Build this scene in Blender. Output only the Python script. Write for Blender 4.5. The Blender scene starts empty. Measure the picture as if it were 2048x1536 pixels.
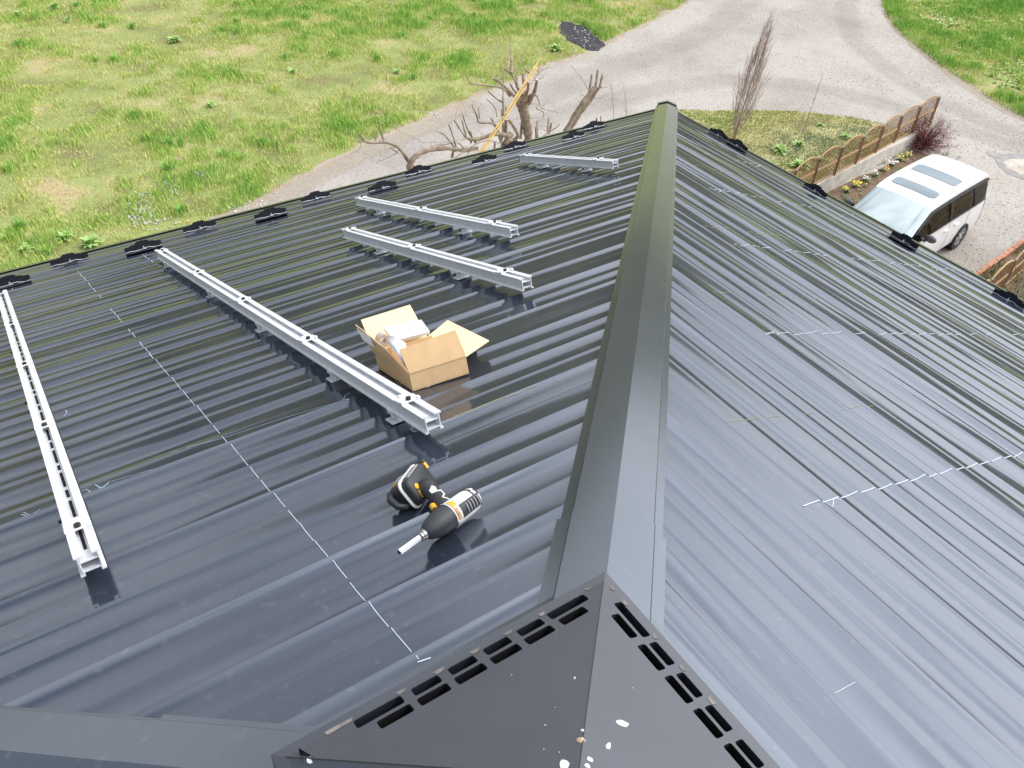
import bpy, bmesh, math, random
import numpy as np
from mathutils import Vector, Matrix
rnd = random.Random(7); NR = np.random.RandomState(11)
S = bpy.context.scene
COL = S.collection
# ------------------------------------------------------------------ camera
CAM = np.array([-0.40634, -0.35026, 1.26240]); FPX = 1721.05; SL = 0.3874
RM = np.array([[0.83139247, -0.55373803, 0.0464839], [-0.33145265, -0.56130806, -0.75833528], [0.44601088, 0.61506703, -0.65020523]])
GZ = -9.1376                      # ground level
cd = bpy.data.cameras.new('camera'); cam = bpy.data.objects.new('camera', cd); COL.objects.link(cam)
cd.sensor_fit = 'HORIZONTAL'; cd.sensor_width = 36.0; cd.lens = 36.0 * FPX / 2048.0
cd.clip_start = 0.02; cd.clip_end = 2000
M = Matrix(((RM[0][0], -RM[1][0], -RM[2][0], CAM[0]), (RM[0][1], -RM[1][1], -RM[2][1], CAM[1]), (RM[0][2], -RM[1][2], -RM[2][2], CAM[2]), (0, 0, 0, 1)))
cam.matrix_world = M; S.camera = cam
# ------------------------------------------------------------------ world + sun
SUN_EL, SUN_AZ = math.radians(52), math.radians(-18)      # azimuth measured from +x towards +y
W = bpy.data.worlds.new('World'); S.world = W; W.use_nodes = True
nt = W.node_tree; nt.nodes.clear()
def wn(t, **k):
    n = nt.nodes.new(t)
    for a, b in k.items(): setattr(n, a, b)
    return n
wo = wn('ShaderNodeOutputWorld'); bg = wn('ShaderNodeBackground'); sky = wn('ShaderNodeTexSky', sky_type='NISHITA', sun_disc=False)
sky.sun_elevation = SUN_EL; sky.sun_rotation = math.pi / 2 - SUN_AZ; sky.air_density = 1.2; sky.dust_density = 2.5; sky.ozone_density = 1.5
tc = wn('ShaderNodeTexCoord'); mp = wn('ShaderNodeMapping'); mp.inputs['Scale'].default_value = (1, 1, 2.4)
ns = wn('ShaderNodeTexNoise'); ns.inputs['Scale'].default_value = 1.7; ns.inputs['Detail'].default_value = 4; ns.inputs['Roughness'].default_value = .55; ns.inputs['Distortion'].default_value = .3
sx = wn('ShaderNodeSeparateXYZ'); ma = wn('ShaderNodeMath', operation='MULTIPLY_ADD'); ma.inputs[1].default_value = .17
rp = wn('ShaderNodeValToRGB'); rp.color_ramp.elements[0].position = .38; rp.color_ramp.elements[1].position = .66
rp.color_ramp.elements[0].color = (.30, .30, .30, 1); rp.color_ramp.elements[1].color = (1, 1, 1, 1)
mx = wn('ShaderNodeMix', data_type='RGBA'); mx.inputs['B'].default_value = (8.2, 8.3, 9.2, 1)
L = nt.links.new
L(tc.outputs['Generated'], mp.inputs[0]); L(mp.outputs[0], ns.inputs['Vector']); L(tc.outputs['Generated'], sx.inputs[0])
L(sx.outputs['X'], ma.inputs[0]); L(ns.outputs['Fac'], ma.inputs[2]); L(ma.outputs[0], rp.inputs[0])
vd = wn('ShaderNodeVectorMath', operation='DOT_PRODUCT'); vd.inputs[1].default_value = (math.cos(SUN_EL) * math.cos(SUN_AZ), math.cos(SUN_EL) * math.sin(SUN_AZ), math.sin(SUN_EL))
mr0 = wn('ShaderNodeMapRange'); mr0.inputs[1].default_value = 0.25; mr0.inputs[2].default_value = 1; mr0.inputs[3].default_value = .8; mr0.inputs[4].default_value = 3.0
vm = wn('ShaderNodeVectorMath', operation='SCALE'); vm.inputs[0].default_value = (11.1, 11.1, 11.8)
L(tc.outputs['Generated'], vd.inputs[0]); L(vd.outputs['Value'], mr0.inputs[0]); L(mr0.outputs[0], vm.inputs['Scale']); L(vm.outputs[0], mx.inputs['B'])
L(rp.outputs[0], mx.inputs['Factor']); L(sky.outputs[0], mx.inputs['A']); L(mx.outputs['Result'], bg.inputs[0]); L(bg.outputs[0], wo.inputs[0])
bg.inputs[1].default_value = .12
sd = bpy.data.lights.new('sun', 'SUN'); so = bpy.data.objects.new('sun', sd); COL.objects.link(so)
sd.energy = 1.2; sd.angle = math.radians(12); sd.color = (1, .965, .91)
sdir = Vector((math.cos(SUN_EL) * math.cos(SUN_AZ), math.cos(SUN_EL) * math.sin(SUN_AZ), math.sin(SUN_EL)))
so.rotation_euler = sdir.to_track_quat('Z', 'Y').to_euler(); so.location = (0, 0, 30)
S.view_settings.view_transform = 'Standard'; S.view_settings.look = 'None'; S.view_settings.gamma = 1; S.view_settings.exposure = -.18
# ------------------------------------------------------------------ pixel helpers (2048 px wide photograph)
def ray(u, v): return RM.T @ np.array([(u - 1024) / FPX, (v - 768) / FPX, 1.])
def hz(u, v, z): r = ray(u, v); return CAM + r * (z - CAM[2]) / r[2]
def G(u, v, h=0): return hz(u, v, GZ + h)
def Lp(u, v, h=0):
    n = np.array([0, SL, 1]); r = ray(u, v); p = CAM + r * ((h * QN - n @ CAM) / (n @ r)); return p[0], p[1]
def Rp(u, v, h=0):
    n = np.array([SL, 0, 1]); r = ray(u, v); p = CAM + r * ((h * QN - n @ CAM) / (n @ r)); return p[0], p[1]
QN = math.hypot(SL, 1)
def yplane(u, v, y): r = ray(u, v); return CAM + r * ((y - CAM[1]) / r[1])
# ------------------------------------------------------------------ materials
def mat(name, col, rough=.5, metal=0, spec=.5, ior=1.5, coat=0, coatr=.05, var=0, vscale=8, bump=0, bscale=30, bdist=.01, detail=5, trans=0, alpha=1, col2=None, coords='Object'):
    m = bpy.data.materials.new(name); m.use_nodes = True; t = m.node_tree; b = t.nodes['Principled BSDF']
    b.inputs['Base Color'].default_value = (*col, 1); b.inputs['Roughness'].default_value = rough; b.inputs['Metallic'].default_value = metal
    b.inputs['IOR'].default_value = ior; b.inputs['Specular IOR Level'].default_value = spec
    b.inputs['Coat Weight'].default_value = coat; b.inputs['Coat Roughness'].default_value = coatr
    b.inputs['Transmission Weight'].default_value = trans; b.inputs['Alpha'].default_value = alpha
    c = t.nodes.new('ShaderNodeTexCoord')
    if var or col2:
        n = t.nodes.new('ShaderNodeTexNoise'); n.inputs['Scale'].default_value = vscale; n.inputs['Detail'].default_value = detail; n.inputs['Roughness'].default_value = .6
        t.links.new(c.outputs[coords], n.inputs['Vector'])
        r = t.nodes.new('ShaderNodeValToRGB'); r.color_ramp.elements[0].position = .35; r.color_ramp.elements[1].position = .66
        d = col2 or tuple(min(1, x * (1 + var)) for x in col); a = col if col2 else tuple(x * (1 - var) for x in col)
        r.color_ramp.elements[0].color = (*a, 1); r.color_ramp.elements[1].color = (*d, 1)
        t.links.new(n.outputs['Fac'], r.inputs[0]); t.links.new(r.outputs[0], b.inputs['Base Color'])
    if bump:
        n = t.nodes.new('ShaderNodeTexNoise'); n.inputs['Scale'].default_value = bscale; n.inputs['Detail'].default_value = 4
        t.links.new(c.outputs[coords], n.inputs['Vector'])
        q = t.nodes.new('ShaderNodeBump'); q.inputs['Strength'].default_value = bump; q.inputs['Distance'].default_value = bdist
        t.links.new(n.outputs['Fac'], q.inputs['Height']); t.links.new(q.outputs[0], b.inputs['Normal'])
    return m
def multinoise(name, stops, scale, rough=.9, detail=8, bump=.3, bscale=40, bdist=.02, fine=None, fscale=60, famt=.3, dist=0):
    """base colour from a noise driven ramp, speckled by a second, finer noise"""
    m = bpy.data.materials.new(name); m.use_nodes = True; t = m.node_tree; b = t.nodes['Principled BSDF']; b.inputs['Roughness'].default_value = rough
    b.inputs['Specular IOR Level'].default_value = .25
    c = t.nodes.new('ShaderNodeTexCoord'); n = t.nodes.new('ShaderNodeTexNoise'); n.inputs['Scale'].default_value = scale; n.inputs['Detail'].default_value = detail; n.inputs['Roughness'].default_value = .62; n.inputs['Distortion'].default_value = dist
    r = t.nodes.new('ShaderNodeValToRGB'); e = r.color_ramp.elements
    while len(e) < len(stops): e.new(.5)
    for i, (p, cc) in enumerate(stops): e[i].position = p; e[i].color = (*cc, 1)
    t.links.new(c.outputs['Object'], n.inputs['Vector']); t.links.new(n.outputs['Fac'], r.inputs[0])
    n2 = t.nodes.new('ShaderNodeTexNoise'); n2.inputs['Scale'].default_value = fscale; n2.inputs['Detail'].default_value = 3; n2.inputs['Roughness'].default_value = .8
    r2 = t.nodes.new('ShaderNodeValToRGB'); r2.color_ramp.elements[0].position = .32; r2.color_ramp.elements[1].position = .7
    lo = 1 - famt; r2.color_ramp.elements[0].color = (lo, lo, lo, 1); hi = 1 + famt * .6; r2.color_ramp.elements[1].color = (hi, hi, hi, 1)
    t.links.new(c.outputs['Object'], n2.inputs['Vector']); t.links.new(n2.outputs['Fac'], r2.inputs[0])
    mm = t.nodes.new('ShaderNodeMix'); mm.data_type = 'RGBA'; mm.blend_type = 'MULTIPLY'; mm.inputs['Factor'].default_value = 1
    t.links.new(r.outputs[0], mm.inputs['A']); t.links.new(r2.outputs[0], mm.inputs['B']); t.links.new(mm.outputs['Result'], b.inputs['Base Color'])
    if bump:
        n3 = t.nodes.new('ShaderNodeTexNoise'); n3.inputs['Scale'].default_value = bscale; n3.inputs['Detail'].default_value = 6
        q = t.nodes.new('ShaderNodeBump'); q.inputs['Strength'].default_value = bump; q.inputs['Distance'].default_value = bdist
        t.links.new(c.outputs['Object'], n3.inputs['Vector']); t.links.new(n3.outputs['Fac'], q.inputs['Height']); t.links.new(q.outputs[0], b.inputs['Normal'])
    return m
def attrmat(name, rough=.7, trans=.25):
    m = bpy.data.materials.new(name); m.use_nodes = True; t = m.node_tree; b = t.nodes['Principled BSDF']
    a = t.nodes.new('ShaderNodeAttribute'); a.attribute_name = 'tint'; t.links.new(a.outputs['Color'], b.inputs['Base Color']); b.inputs['Roughness'].default_value = rough
    b.inputs['Specular IOR Level'].default_value = .2
    return m
def roofmat(name, rough, base=(.024, .030, .044), bump=.0, ior=2.35):
    m = mat(name, base, rough, 0, .5, ior)
    t = m.node_tree; b = t.nodes['Principled BSDF']; c = t.nodes.new('ShaderNodeTexCoord'); b.inputs['Specular Tint'].default_value = (.80, .90, 1, 1)
    n = t.nodes.new('ShaderNodeTexNoise'); n.inputs['Scale'].default_value = 2.2; n.inputs['Detail'].default_value = 2; n.inputs['Roughness'].default_value = .4
    q = t.nodes.new('ShaderNodeBump'); q.inputs['Strength'].default_value = bump; q.inputs['Distance'].default_value = .06
    t.links.new(c.outputs['Object'], n.inputs['Vector']); t.links.new(n.outputs['Fac'], q.inputs['Height']); t.links.new(q.outputs[0], b.inputs['Normal'])
    n2 = t.nodes.new('ShaderNodeTexNoise'); n2.inputs['Scale'].default_value = 5; n2.inputs['Detail'].default_value = 8; n2.inputs['Roughness'].default_value = .7
    mr = t.nodes.new('ShaderNodeMapRange'); mr.inputs[1].default_value = .3; mr.inputs[2].default_value = .75; mr.inputs[3].default_value = rough * .9; mr.inputs[4].default_value = rough * 1.15
    t.links.new(c.outputs['Object'], n2.inputs['Vector']); t.links.new(n2.outputs['Fac'], mr.inputs[0]); t.links.new(mr.outputs[0], b.inputs['Roughness'])
    # faint dust specks
    n3 = t.nodes.new('ShaderNodeTexNoise'); n3.inputs['Scale'].default_value = 38; n3.inputs['Detail'].default_value = 3
    r3 = t.nodes.new('ShaderNodeValToRGB'); r3.color_ramp.elements[0].position = .62; r3.color_ramp.elements[1].position = 1.0
    r3.color_ramp.elements[0].color = (*base, 1); r3.color_ramp.elements[1].color = (.12, .12, .12, 1)
    t.links.new(c.outputs['Object'], n3.inputs['Vector']); t.links.new(n3.outputs['Fac'], r3.inputs[0]); t.links.new(r3.outputs[0], b.inputs['Base Color'])
    return m
MT = dict(
    roof=roofmat('roof_paint', .105), cap=roofmat('ridge_paint', .15, (.045, .054, .064), .01),
    vent=mat('vent_paint', (.036, .043, .056), .36, var=.07, ior=1.8, vscale=9, bump=.12, bscale=260, bdist=.002),
    dark=mat('dark_void', (.006, .006, .008), .9), dust=mat('dust', (.17, .155, .135), .8, var=.4, vscale=40),
    chalk=mat('white_chalk', (.55, .62, .68), .9), ychalk=mat('yellow_chalk', (.34, .34, .15), .9), bchalk=mat('blue_chalk', (.36, .5, .6), .9),
    alu=mat('aluminium', (.8, .82, .84), .34, metal=.15, var=.05, vscale=30), alutop=mat('aluminium_top', (.86, .87, .88), .4, metal=.1),
    bolt=mat('black_bolt', (.03, .03, .035), .4, metal=.3), zinc=mat('zinc_plate', (.55, .56, .57), .35, metal=.8, var=.15, vscale=60),
    blackmetal=mat('black_painted_steel', (.012, .013, .018), .3, bump=.05), galvglint=mat('galvanised_and_glint', (.6, .62, .65), .4, metal=.6),
    card=mat('cardboard', (.68, .46, .24), .85, var=.06, vscale=20, bump=.1, bscale=200, bdist=.001), cardpale=mat('pale_lit_cardboard', (.86, .70, .43), .85, var=.05, vscale=20),  # second cardboard paler: sunlit brightness of the open flaps put into its colour
    paper=mat('white_paper', (.85, .85, .86), .6), blue=mat('blue_print', (.03, .35, .6), .5), tape=mat('tape_roll', (.42, .36, .34), .4), clear=mat('clear_tape', (.6, .5, .38), .25),
    rubber=mat('black_rubber', (.03, .033, .038), .5, bump=.15, bscale=300, bdist=.0006), cream=mat('cream_plastic', (.8, .79, .75), .35), yellow=mat('yellow_plastic', (.8, .42, .03), .4),
    steel=mat('steel', (.75, .76, .78), .25, metal=.85), greyp=mat('grey_plastic', (.3, .3, .32), .5), chuck=mat('chuck_steel', (.35, .33, .33), .3, metal=.8), rust=mat('scuffed_plastic', (.45, .27, .15), .6, var=.4, vscale=90),
    vanpaint=mat('van_white_paint', (.8, .81, .8), .22, coat=.6, coatr=.04), glass=None, vtrim=mat('van_black_trim', (.02, .02, .022), .45),
    tyre=mat('tyre_rubber', (.025, .025, .027), .8), rim=mat('wheel_alloy', (.55, .56, .58), .3, metal=.7), mirror=mat('grey_mirror_housing', (.07, .075, .08), .35),
    seat=mat('seat_cloth', (.3, .29, .27), .9), dash=mat('dashboard', (.33, .36, .36), .7), wheelc=mat('steering_wheel_cover', (.62, .62, .58), .6), lampred=mat('tail_lamp', (.5, .02, .02), .15), lampw=mat('head_lamp', (.75, .77, .8), .08), plate=mat('number_plate', (.8, .8, .78), .5),
    wood=mat('lattice_wood', (.28, .16, .075), .7, var=.25, vscale=14), woodrail=mat('pale_lattice_edge', (.46, .29, .14), .7, var=.12, vscale=20), post=mat('dark_brown_post', (.1, .045, .03), .55), postcap=mat('post_cap', (.25, .26, .27), .4),
    conc=multinoise('concrete_wall', [(.3, (.42, .39, .33)), (.55, (.62, .59, .52)), (.75, (.7, .68, .62))], 2.5, famt=.12, fscale=30),
    brick=mat('red_brick', (.5, .24, .15), .85, var=.3, vscale=9), soil=multinoise('soil', [(.35, (.13, .085, .05)), (.6, (.24, .17, .11)), (.75, (.33, .26, .18))], 5, famt=.4, fscale=40),
    bark=mat('bark', (.2, .15, .105), .9, col2=(.4, .32, .23), vscale=9, bump=.5, bscale=40, bdist=.02), bark2=mat('pale_bark', (.36, .3, .24), .85, var=.2, vscale=10), cut=mat('fresh_cut_wood', (.72, .6, .4), .8),
    bamboo=mat('yellow_bamboo', (.62, .43, .13), .55, var=.2, vscale=6), twig=mat('bare_twig', (.46, .36, .32), .85, var=.25, vscale=3), redtwig=mat('red_twig', (.19, .075, .07), .8, var=.3, vscale=4), redleaf=mat('red_leaf', (.24, .06, .055), .7, var=.4, vscale=7),
    leaf=mat('broad_leaf', (.24, .42, .08), .5, col2=(.45, .62, .2), vscale=12), dleaf=mat('bed_leaf', (.1, .19, .06), .6, col2=(.2, .3, .14), vscale=14), fy=mat('yellow_petal', (.85, .72, .03), .6), fw=mat('white_petal', (.85, .85, .84), .6), fo=mat('orange_petal', (.85, .5, .05), .6),
    wall=mat('house_render', (.66, .62, .54), .85, var=.05, vscale=3), wframe=mat('window_frame', (.08, .07, .06), .5), wglass=mat('window_glass', (.03, .035, .04), .05), fascia=mat('fascia', (.03, .032, .037), .3),
    stone=mat('white_stone', (.56, .55, .53), .8, var=.15, vscale=3), ash=multinoise('ash', [(.35, (.025, .025, .03)), (.6, (.08, .078, .085)), (.72, (.3, .3, .3))], 7, famt=.5, fscale=45), water=mat('puddle_water', (.3, .27, .22), .12), droppings=mat('white_dropping', (.85, .87, .85), .7), snail=mat('snail_shell', (.55, .4, .25), .5),
    grass=attrmat('grass_blades'),
)
def glassmat(name, tint, rough=.0, mixf=.55):
    m = bpy.data.materials.new(name); m.use_nodes = True; t = m.node_tree; t.nodes.clear()
    o = t.nodes.new('ShaderNodeOutputMaterial'); tr = t.nodes.new('ShaderNodeBsdfTransparent'); tr.inputs[0].default_value = (*tint, 1)
    g = t.nodes.new('ShaderNodeBsdfGlossy'); g.inputs['Roughness'].default_value = .01; g.inputs[0].default_value = (.86, 1, 1, 1)
    f = t.nodes.new('ShaderNodeFresnel'); f.inputs[0].default_value = 1.55; mx = t.nodes.new('ShaderNodeMixShader'); a = t.nodes.new('ShaderNodeMath'); a.operation = 'ADD'; a.inputs[1].default_value = mixf
    t.links.new(f.outputs[0], a.inputs[0]); t.links.new(a.outputs[0], mx.inputs[0]); t.links.new(tr.outputs[0], mx.inputs[1]); t.links.new(g.outputs[0], mx.inputs[2]); t.links.new(mx.outputs[0], o.inputs[0]); return m
MT['glass'] = glassmat('windscreen_glass', (.6, .74, .72), mixf=.40)
MT['sideglass'] = glassmat('tinted_glass', (.05, .055, .055), mixf=.05)
MT['roofglass'] = mat('sunroof_glass', (.15, .21, .23), .14, var=.06, vscale=3, ior=1.6)
# ------------------------------------------------------------------ mesh helpers
def tag(o, label=None, cat=None, group=None, kind=None):
    if label: o['label'] = label
    if cat: o['category'] = cat
    if group: o['group'] = group
    if kind: o['kind'] = kind
    return o
def empty(name, loc=(0, 0, 0), label=None, cat=None, group=None):
    o = bpy.data.objects.new(name, None); COL.objects.link(o); o.location = loc; o.empty_display_size = .1
    return tag(o, label, cat, group)
def mesh(name, V, F, m, parent=None, smooth=False, loc=None, auto=None):
    me = bpy.data.meshes.new(name); me.from_pydata([tuple(map(float, v)) for v in V], [], F)
    for x in (m if isinstance(m, list) else [m]): me.materials.append(x)
    if smooth: me.polygons.foreach_set('use_smooth', [True] * len(F))
    me.update(); o = bpy.data.objects.new(name, me); COL.objects.link(o)
    if parent: o.parent = parent
    if loc is not None: o.location = loc
    if auto is not None:
        me.set_sharp_from_angle(angle=math.radians(auto))
    return o
class MB:
    def __init__(s): s.v = []; s.f = []
    def add(s, V, F):
        b = len(s.v); s.v += [tuple(map(float, x)) for x in V]; s.f += [tuple(i + b for i in f) for f in F]; return s
    def box(s, c, d, M=None, top=1.0):
        """c centre, d full size, top = taper of upper face"""
        x, y, z = d[0] / 2, d[1] / 2, d[2] / 2
        V = [(-x, -y, -z), (x, -y, -z), (x, y, -z), (-x, y, -z), (-x * top, -y * top, z), (x * top, -y * top, z), (x * top, y * top, z), (-x * top, y * top, z)]
        V = [Vector(v) for v in V]
        if M is not None: V = [M @ v for v in V]
        V = [v + Vector(c) for v in V]
        return s.add(V, [(3, 2, 1, 0), (4, 5, 6, 7), (0, 1, 5, 4), (1, 2, 6, 5), (2, 3, 7, 6), (3, 0, 4, 7)])
    def tube(s, P, Rr, n=6, cap=True):
        P = [Vector(p) for p in P]
        if not hasattr(Rr, '__len__'): Rr = [Rr] * len(P)
        rings = []; up = Vector((0, 0, 1))
        for i, p in enumerate(P):
            t = (P[min(i + 1, len(P) - 1)] - P[max(i - 1, 0)]); t.normalize() if t.length > 1e-9 else None
            a = t.cross(up)
            if a.length < .05: a = t.cross(Vector((1, 0, 0)))
            a.normalize(); b = t.cross(a)
            if i and rings: pass
            rings.append([p + (a * math.cos(2 * math.pi * k / n) + b * math.sin(2 * math.pi * k / n)) * Rr[i] for k in range(n)])
        V = [v for r in rings for v in r]; F = []
        for i in range(len(P) - 1):
            for k in range(n): F.append((i * n + k, (i + 1) * n + k, (i + 1) * n + (k + 1) % n, i * n + (k + 1) % n))
        if cap: F.append(tuple(range(n))); F.append(tuple((len(P) - 1) * n + k for k in reversed(range(n))))
        return s.add(V, F)
    def prism(s, poly, M, h):
        n = len(poly); V = [M @ Vector((p[0], p[1], 0)) for p in poly] + [M @ Vector((p[0], p[1], h)) for p in poly]
        F = [tuple(reversed(range(n))), tuple(range(n, 2 * n))] + [(i, (i + 1) % n, n + (i + 1) % n, n + i) for i in range(n)]
        return s.add(V, F)
    def build(s, name, m, parent=None, smooth=False, auto=None, loc=None): return mesh(name, s.v, s.f, m, parent, smooth, loc, auto)
def frame(o, x, y, z): return Matrix(((x[0], y[0], z[0], o[0]), (x[1], y[1], z[1], o[1]), (x[2], y[2], z[2], o[2]), (0, 0, 0, 1)))
# ------------------------------------------------------------------ roof geometry
LH = 5.754; PITCH = .0994
nL = Vector((0, SL, 1)).normalized(); dL = Vector((0, 1, -SL)).normalized()
PH = {'L': .0545, 'R': .0463, 'B': .05, 'K': .05}
ROT = {'L': 0, 'R': -math.pi / 2, 'B': math.pi / 2, 'K': math.pi}
_cr = {}
def cpar(pl, k):
    key = (pl, k)
    if key not in _cr:
        r = random.Random(hash(pl + str(k)) if False else (ord(pl) * 1000 + k))
        _cr[key] = ((.0108 if k % 2 else (.0048 if pl == 'L' else .0058)) + r.uniform(-.0020, .0020), [(r.uniform(.35, 1.0), r.uniform(0, 6.28), r.uniform(.5, 1)) for _ in range(3)] + [(r.uniform(1.4, 3.4), r.uniform(0, 6.28), r.uniform(.25, .5))])
    return _cr[key]
LT = dict(L=.05, R=.2, B=.15, K=.15); EX = dict(L=4.0, R=2.6, B=3, K=3)
def surf_kt(pl, x, k, t):
    st, wv = cpar(pl, k)
    w = sum(a * math.sin(f * x * 2.0 + p) for f, p, a in wv); st = st * (1 + .16 * (math.sin(wv[0][0] * x * 3 + wv[1][1]) + math.sin(wv[2][0] * x * 1.6 + wv[3][1])))
    return st * (LT[pl] * t + (1 - LT[pl]) * t ** EX[pl]) + (.0030 if pl == 'R' else .0015) * w * math.sin(math.pi * min(1, t * 1.15)) * (1 if t < .87 else .3)
def surf_h(pl, x, y):
    """height of the metal above the plane of the slope at (x along course, y down, measured in plan)"""
    q = (y - PH[pl]) / PITCH; k = math.floor(q); return surf_kt(pl, x, k, q - k)
def roofpt(pl, x, y, h):
    p = Vector((x, y, -SL * y)) + nL * h
    c, s = math.cos(ROT[pl]), math.sin(ROT[pl]); return Vector((p.x * c - p.y * s, p.x * s + p.y * c, p.z))
def Rloc(p):      # plan point on right slope -> (along, down)
    return -p[1], p[0]
house = empty('house', (0, 0, GZ), 'dark hip-roofed house seen from its own metal roof, grass field and gravel drive around', 'house')
HL = Vector((0, 0, -GZ))
def hp(o):
    return o
def hadd(mb, name, m, smooth=False, auto=None):
    o = mb.build(name, m, house, smooth, auto); o.location = HL; return o
ts = [0, .18, .36, .52, .66, .78, .87, .93, .97, 1.0]
for pl in 'LRBK':
    mb = MB(); k0 = 0; k = 0; V = []; F = []
    k = 1
    while PH[pl] + k * PITCH < LH - .001:
        y0 = PH[pl] + k * PITCH; y1 = min(y0 + PITCH, LH)
        n = max(3, int(2 * y1 / .085)) if pl in 'LR' else max(3, int(2 * y1 / .5))
        base = len(V)
        tt = ts if pl in 'LR' else [0, .5, 1]
        for j, t in enumerate(tt):
            y = y0 + t * PITCH
            if y > LH + .02: y = LH + .02
            for i in range(n + 1):
                x = -y + 2 * y * i / n
                h = surf_kt(pl, x, k, t)
                if t == 1.0: h -= .0003
                V.append(roofpt(pl, x, y, h))
        nr = len(tt)
        for j in range(nr - 1):
            for i in range(n):
                a = base + j * (n + 1) + i; F.append((a, a + n + 1, a + n + 2, a + 1))
        # riser
        b2 = len(V)
        for i in range(n + 1):
            y = min(y1, LH); x = -y + 2 * y * i / n; V.append(V[base + (nr - 1) * (n + 1) + i].copy()); 
        for i in range(n + 1):
            y = min(y1, LH); x = -y + 2 * y * i / n; V.append(roofpt(pl, x, y - .006, -.006))
        for i in range(n): F.append((b2 + i, b2 + n + 1 + i, b2 + n + 2 + i, b2 + i + 1))
        k += 1
    o = mesh('roof_slope', V, F, MT['roof'], house, True, HL)
# eave trim, fascia, soffit, walls
for pl in 'LRBK':
    mb = MB()
    prof = [(LH - .015, .010), (LH + .028, .012), (LH + .034, .004), (LH + .034, -.035), (LH + .026, -.035)]
    V = []
    for y, h in prof:
        for sx in (-1, 1): V.append(roofpt(pl, sx * y, y, h))
    F = [(2 * i, 2 * i + 2, 2 * i + 3, 2 * i + 1) for i in range(len(prof) - 1)]
    o = mesh('eave_trim', V, F, MT['cap'], house, False, HL)
    V = []
    for y, z in [(LH + .02, -.03), (LH + .02, -.24), (LH - .75, -.24)]:
        for sx in (-1, 1):
            p = roofpt(pl, sx * y, LH, 0); q = Vector((sx * y, y, -SL * LH + z)); c, s_ = math.cos(ROT[pl]), math.sin(ROT[pl])
            V.append(Vector((q.x * c - q.y * s_, q.x * s_ + q.y * c, q.z)))
    mesh('fascia', V, [(0, 2, 3, 1), (2, 4, 5, 3)], MT['fascia'], house, False, HL)
    g = MB(); P = []
    yy = LH + .09; zz = -SL * LH - .09
    c, s_ = math.cos(ROT[pl]), math.sin(ROT[pl])
    Vg = []; arc = [(math.cos(a), math.sin(a)) for a in np.linspace(math.pi, 2 * math.pi, 7)]
    for sx in (-1, 1):
        for ca, sa in arc:
            q = Vector((sx * (LH + .05), LH + .085 + .045 * ca, zz + .05 * sa)); Vg.append(Vector((q.x * c - q.y * s_, q.x * s_ + q.y * c, q.z)))
    mesh('gutter', Vg, [(i, i + 1, 7 + i + 1, 7 + i) for i in range(6)], MT['fascia'], house, True, HL)
w = LH - .75; ztop = -SL * LH - .2; hb = MB(); hb.box((0, 0, (ztop + GZ) / 2), (2 * w, 2 * w, ztop - GZ)); hadd(hb, 'wall', MT['wall'])
for pl in 'LRBK':
    for xx in (-3.2, 0, 3.2):
        for zz in (GZ + 1.5, GZ + 4.3):
            c, s_ = math.cos(ROT[pl]), math.sin(ROT[pl]); rz = Matrix.Rotation(ROT[pl], 4, 'Z')
            fm = MB()
            for (cx, cz, dx, dz) in ((0, .6, 1.7, .07), (0, -.6, 1.7, .07), (-.82, 0, .07, 1.13), (.82, 0, .07, 1.13), (0, 0, .06, 1.13)):
                fm.box(rz @ Vector((xx + cx, w + .03, zz + cz)), (dx, .08, dz), rz.to_3x3())
            fo = hadd(fm, 'window', MT['wframe'])
            pm = MB(); pm.box(rz @ Vector((xx, w + .02, zz)), (1.6, .03, 1.15), rz.to_3x3()); pane = pm.build('pane', MT['wglass'], fo)
# hip caps
def hipcap(pl, sgn=1, length=LH * 1.0, far=True):
    """cap over the hip that starts at the apex towards plan direction (1,1) rotated by ROT"""
    c, s_ = math.cos(ROT[pl]), math.sin(ROT[pl])
    def P(t, d, h):     # t = plan coordinate along the hip (x=y=t), d = signed plan distance from the hip (+ towards +y side), h above slope
        x = t - d / math.sqrt(2); y = t + d / math.sqrt(2)
        z = -SL * max(x, y) + h
        return Vector((x * c - y * s_, x * s_ + y * c, z))
    def Z(t, d, h, flat):
        return P(t, d, h)
    segs = [(.20, .52), (.50, 1.42), (1.40, 2.9), (2.88, 4.4), (4.38, LH + .045)]
    V = []; F = []
    for si, (a, b) in enumerate(segs):
        lift = .0022 * (len(segs) - si)
        n = 10
        wd = .088 + (.002 if si == 0 else 0); fl = .114 + (.008 if si == 0 else 0)
        prof = [(-fl, .004), (-fl, .014), (-wd - .003, .0165), (-wd - .0025, .044), (-wd, .0475), (0, .052), (wd, .0475), (wd + .0025, .044), (wd + .003, .0165), (fl, .014), (fl, .004)]
        base = len(V)
        for i in range(n + 1):
            t = a + (b - a) * i / n
            for j, (d, h) in enumerate(prof):
                hh = h + lift + (.0006 * math.sin(t * 3 + j) if 3 < j < 7 else 0)
                V.append(P(t, d, hh))
        m = len(prof)
        for i in range(n):
            for j in range(m - 1):
                q = base + i * m + j; F.append((q, q + 1, q + m + 1, q + m))
        F.append(tuple(base + n * m + j for j in range(m)))
        F.append(tuple(base + j for j in reversed(range(m))))
    o = mesh('hip_cap', V, F, MT['cap'], house, False, HL)
    # little end cap over the corner
    if far:
        e = MB(); t = LH + .045
        V = [P(t, -.104, .005), P(t, 0, .066), P(t, .104, .005), P(t + .03, 0, -.03), P(t, -.095, .06), P(t, .095, .06), P(t - .06, -.095, .0575), P(t - .06, .095, .0575), P(t - .06, 0, .064)]
        e.add(V, [(6, 4, 1, 8), (8, 1, 5, 7), (4, 0, 3, 1), (1, 3, 2, 5)]); hadd(e, 'hip_end', MT['cap'])
    return o
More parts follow.
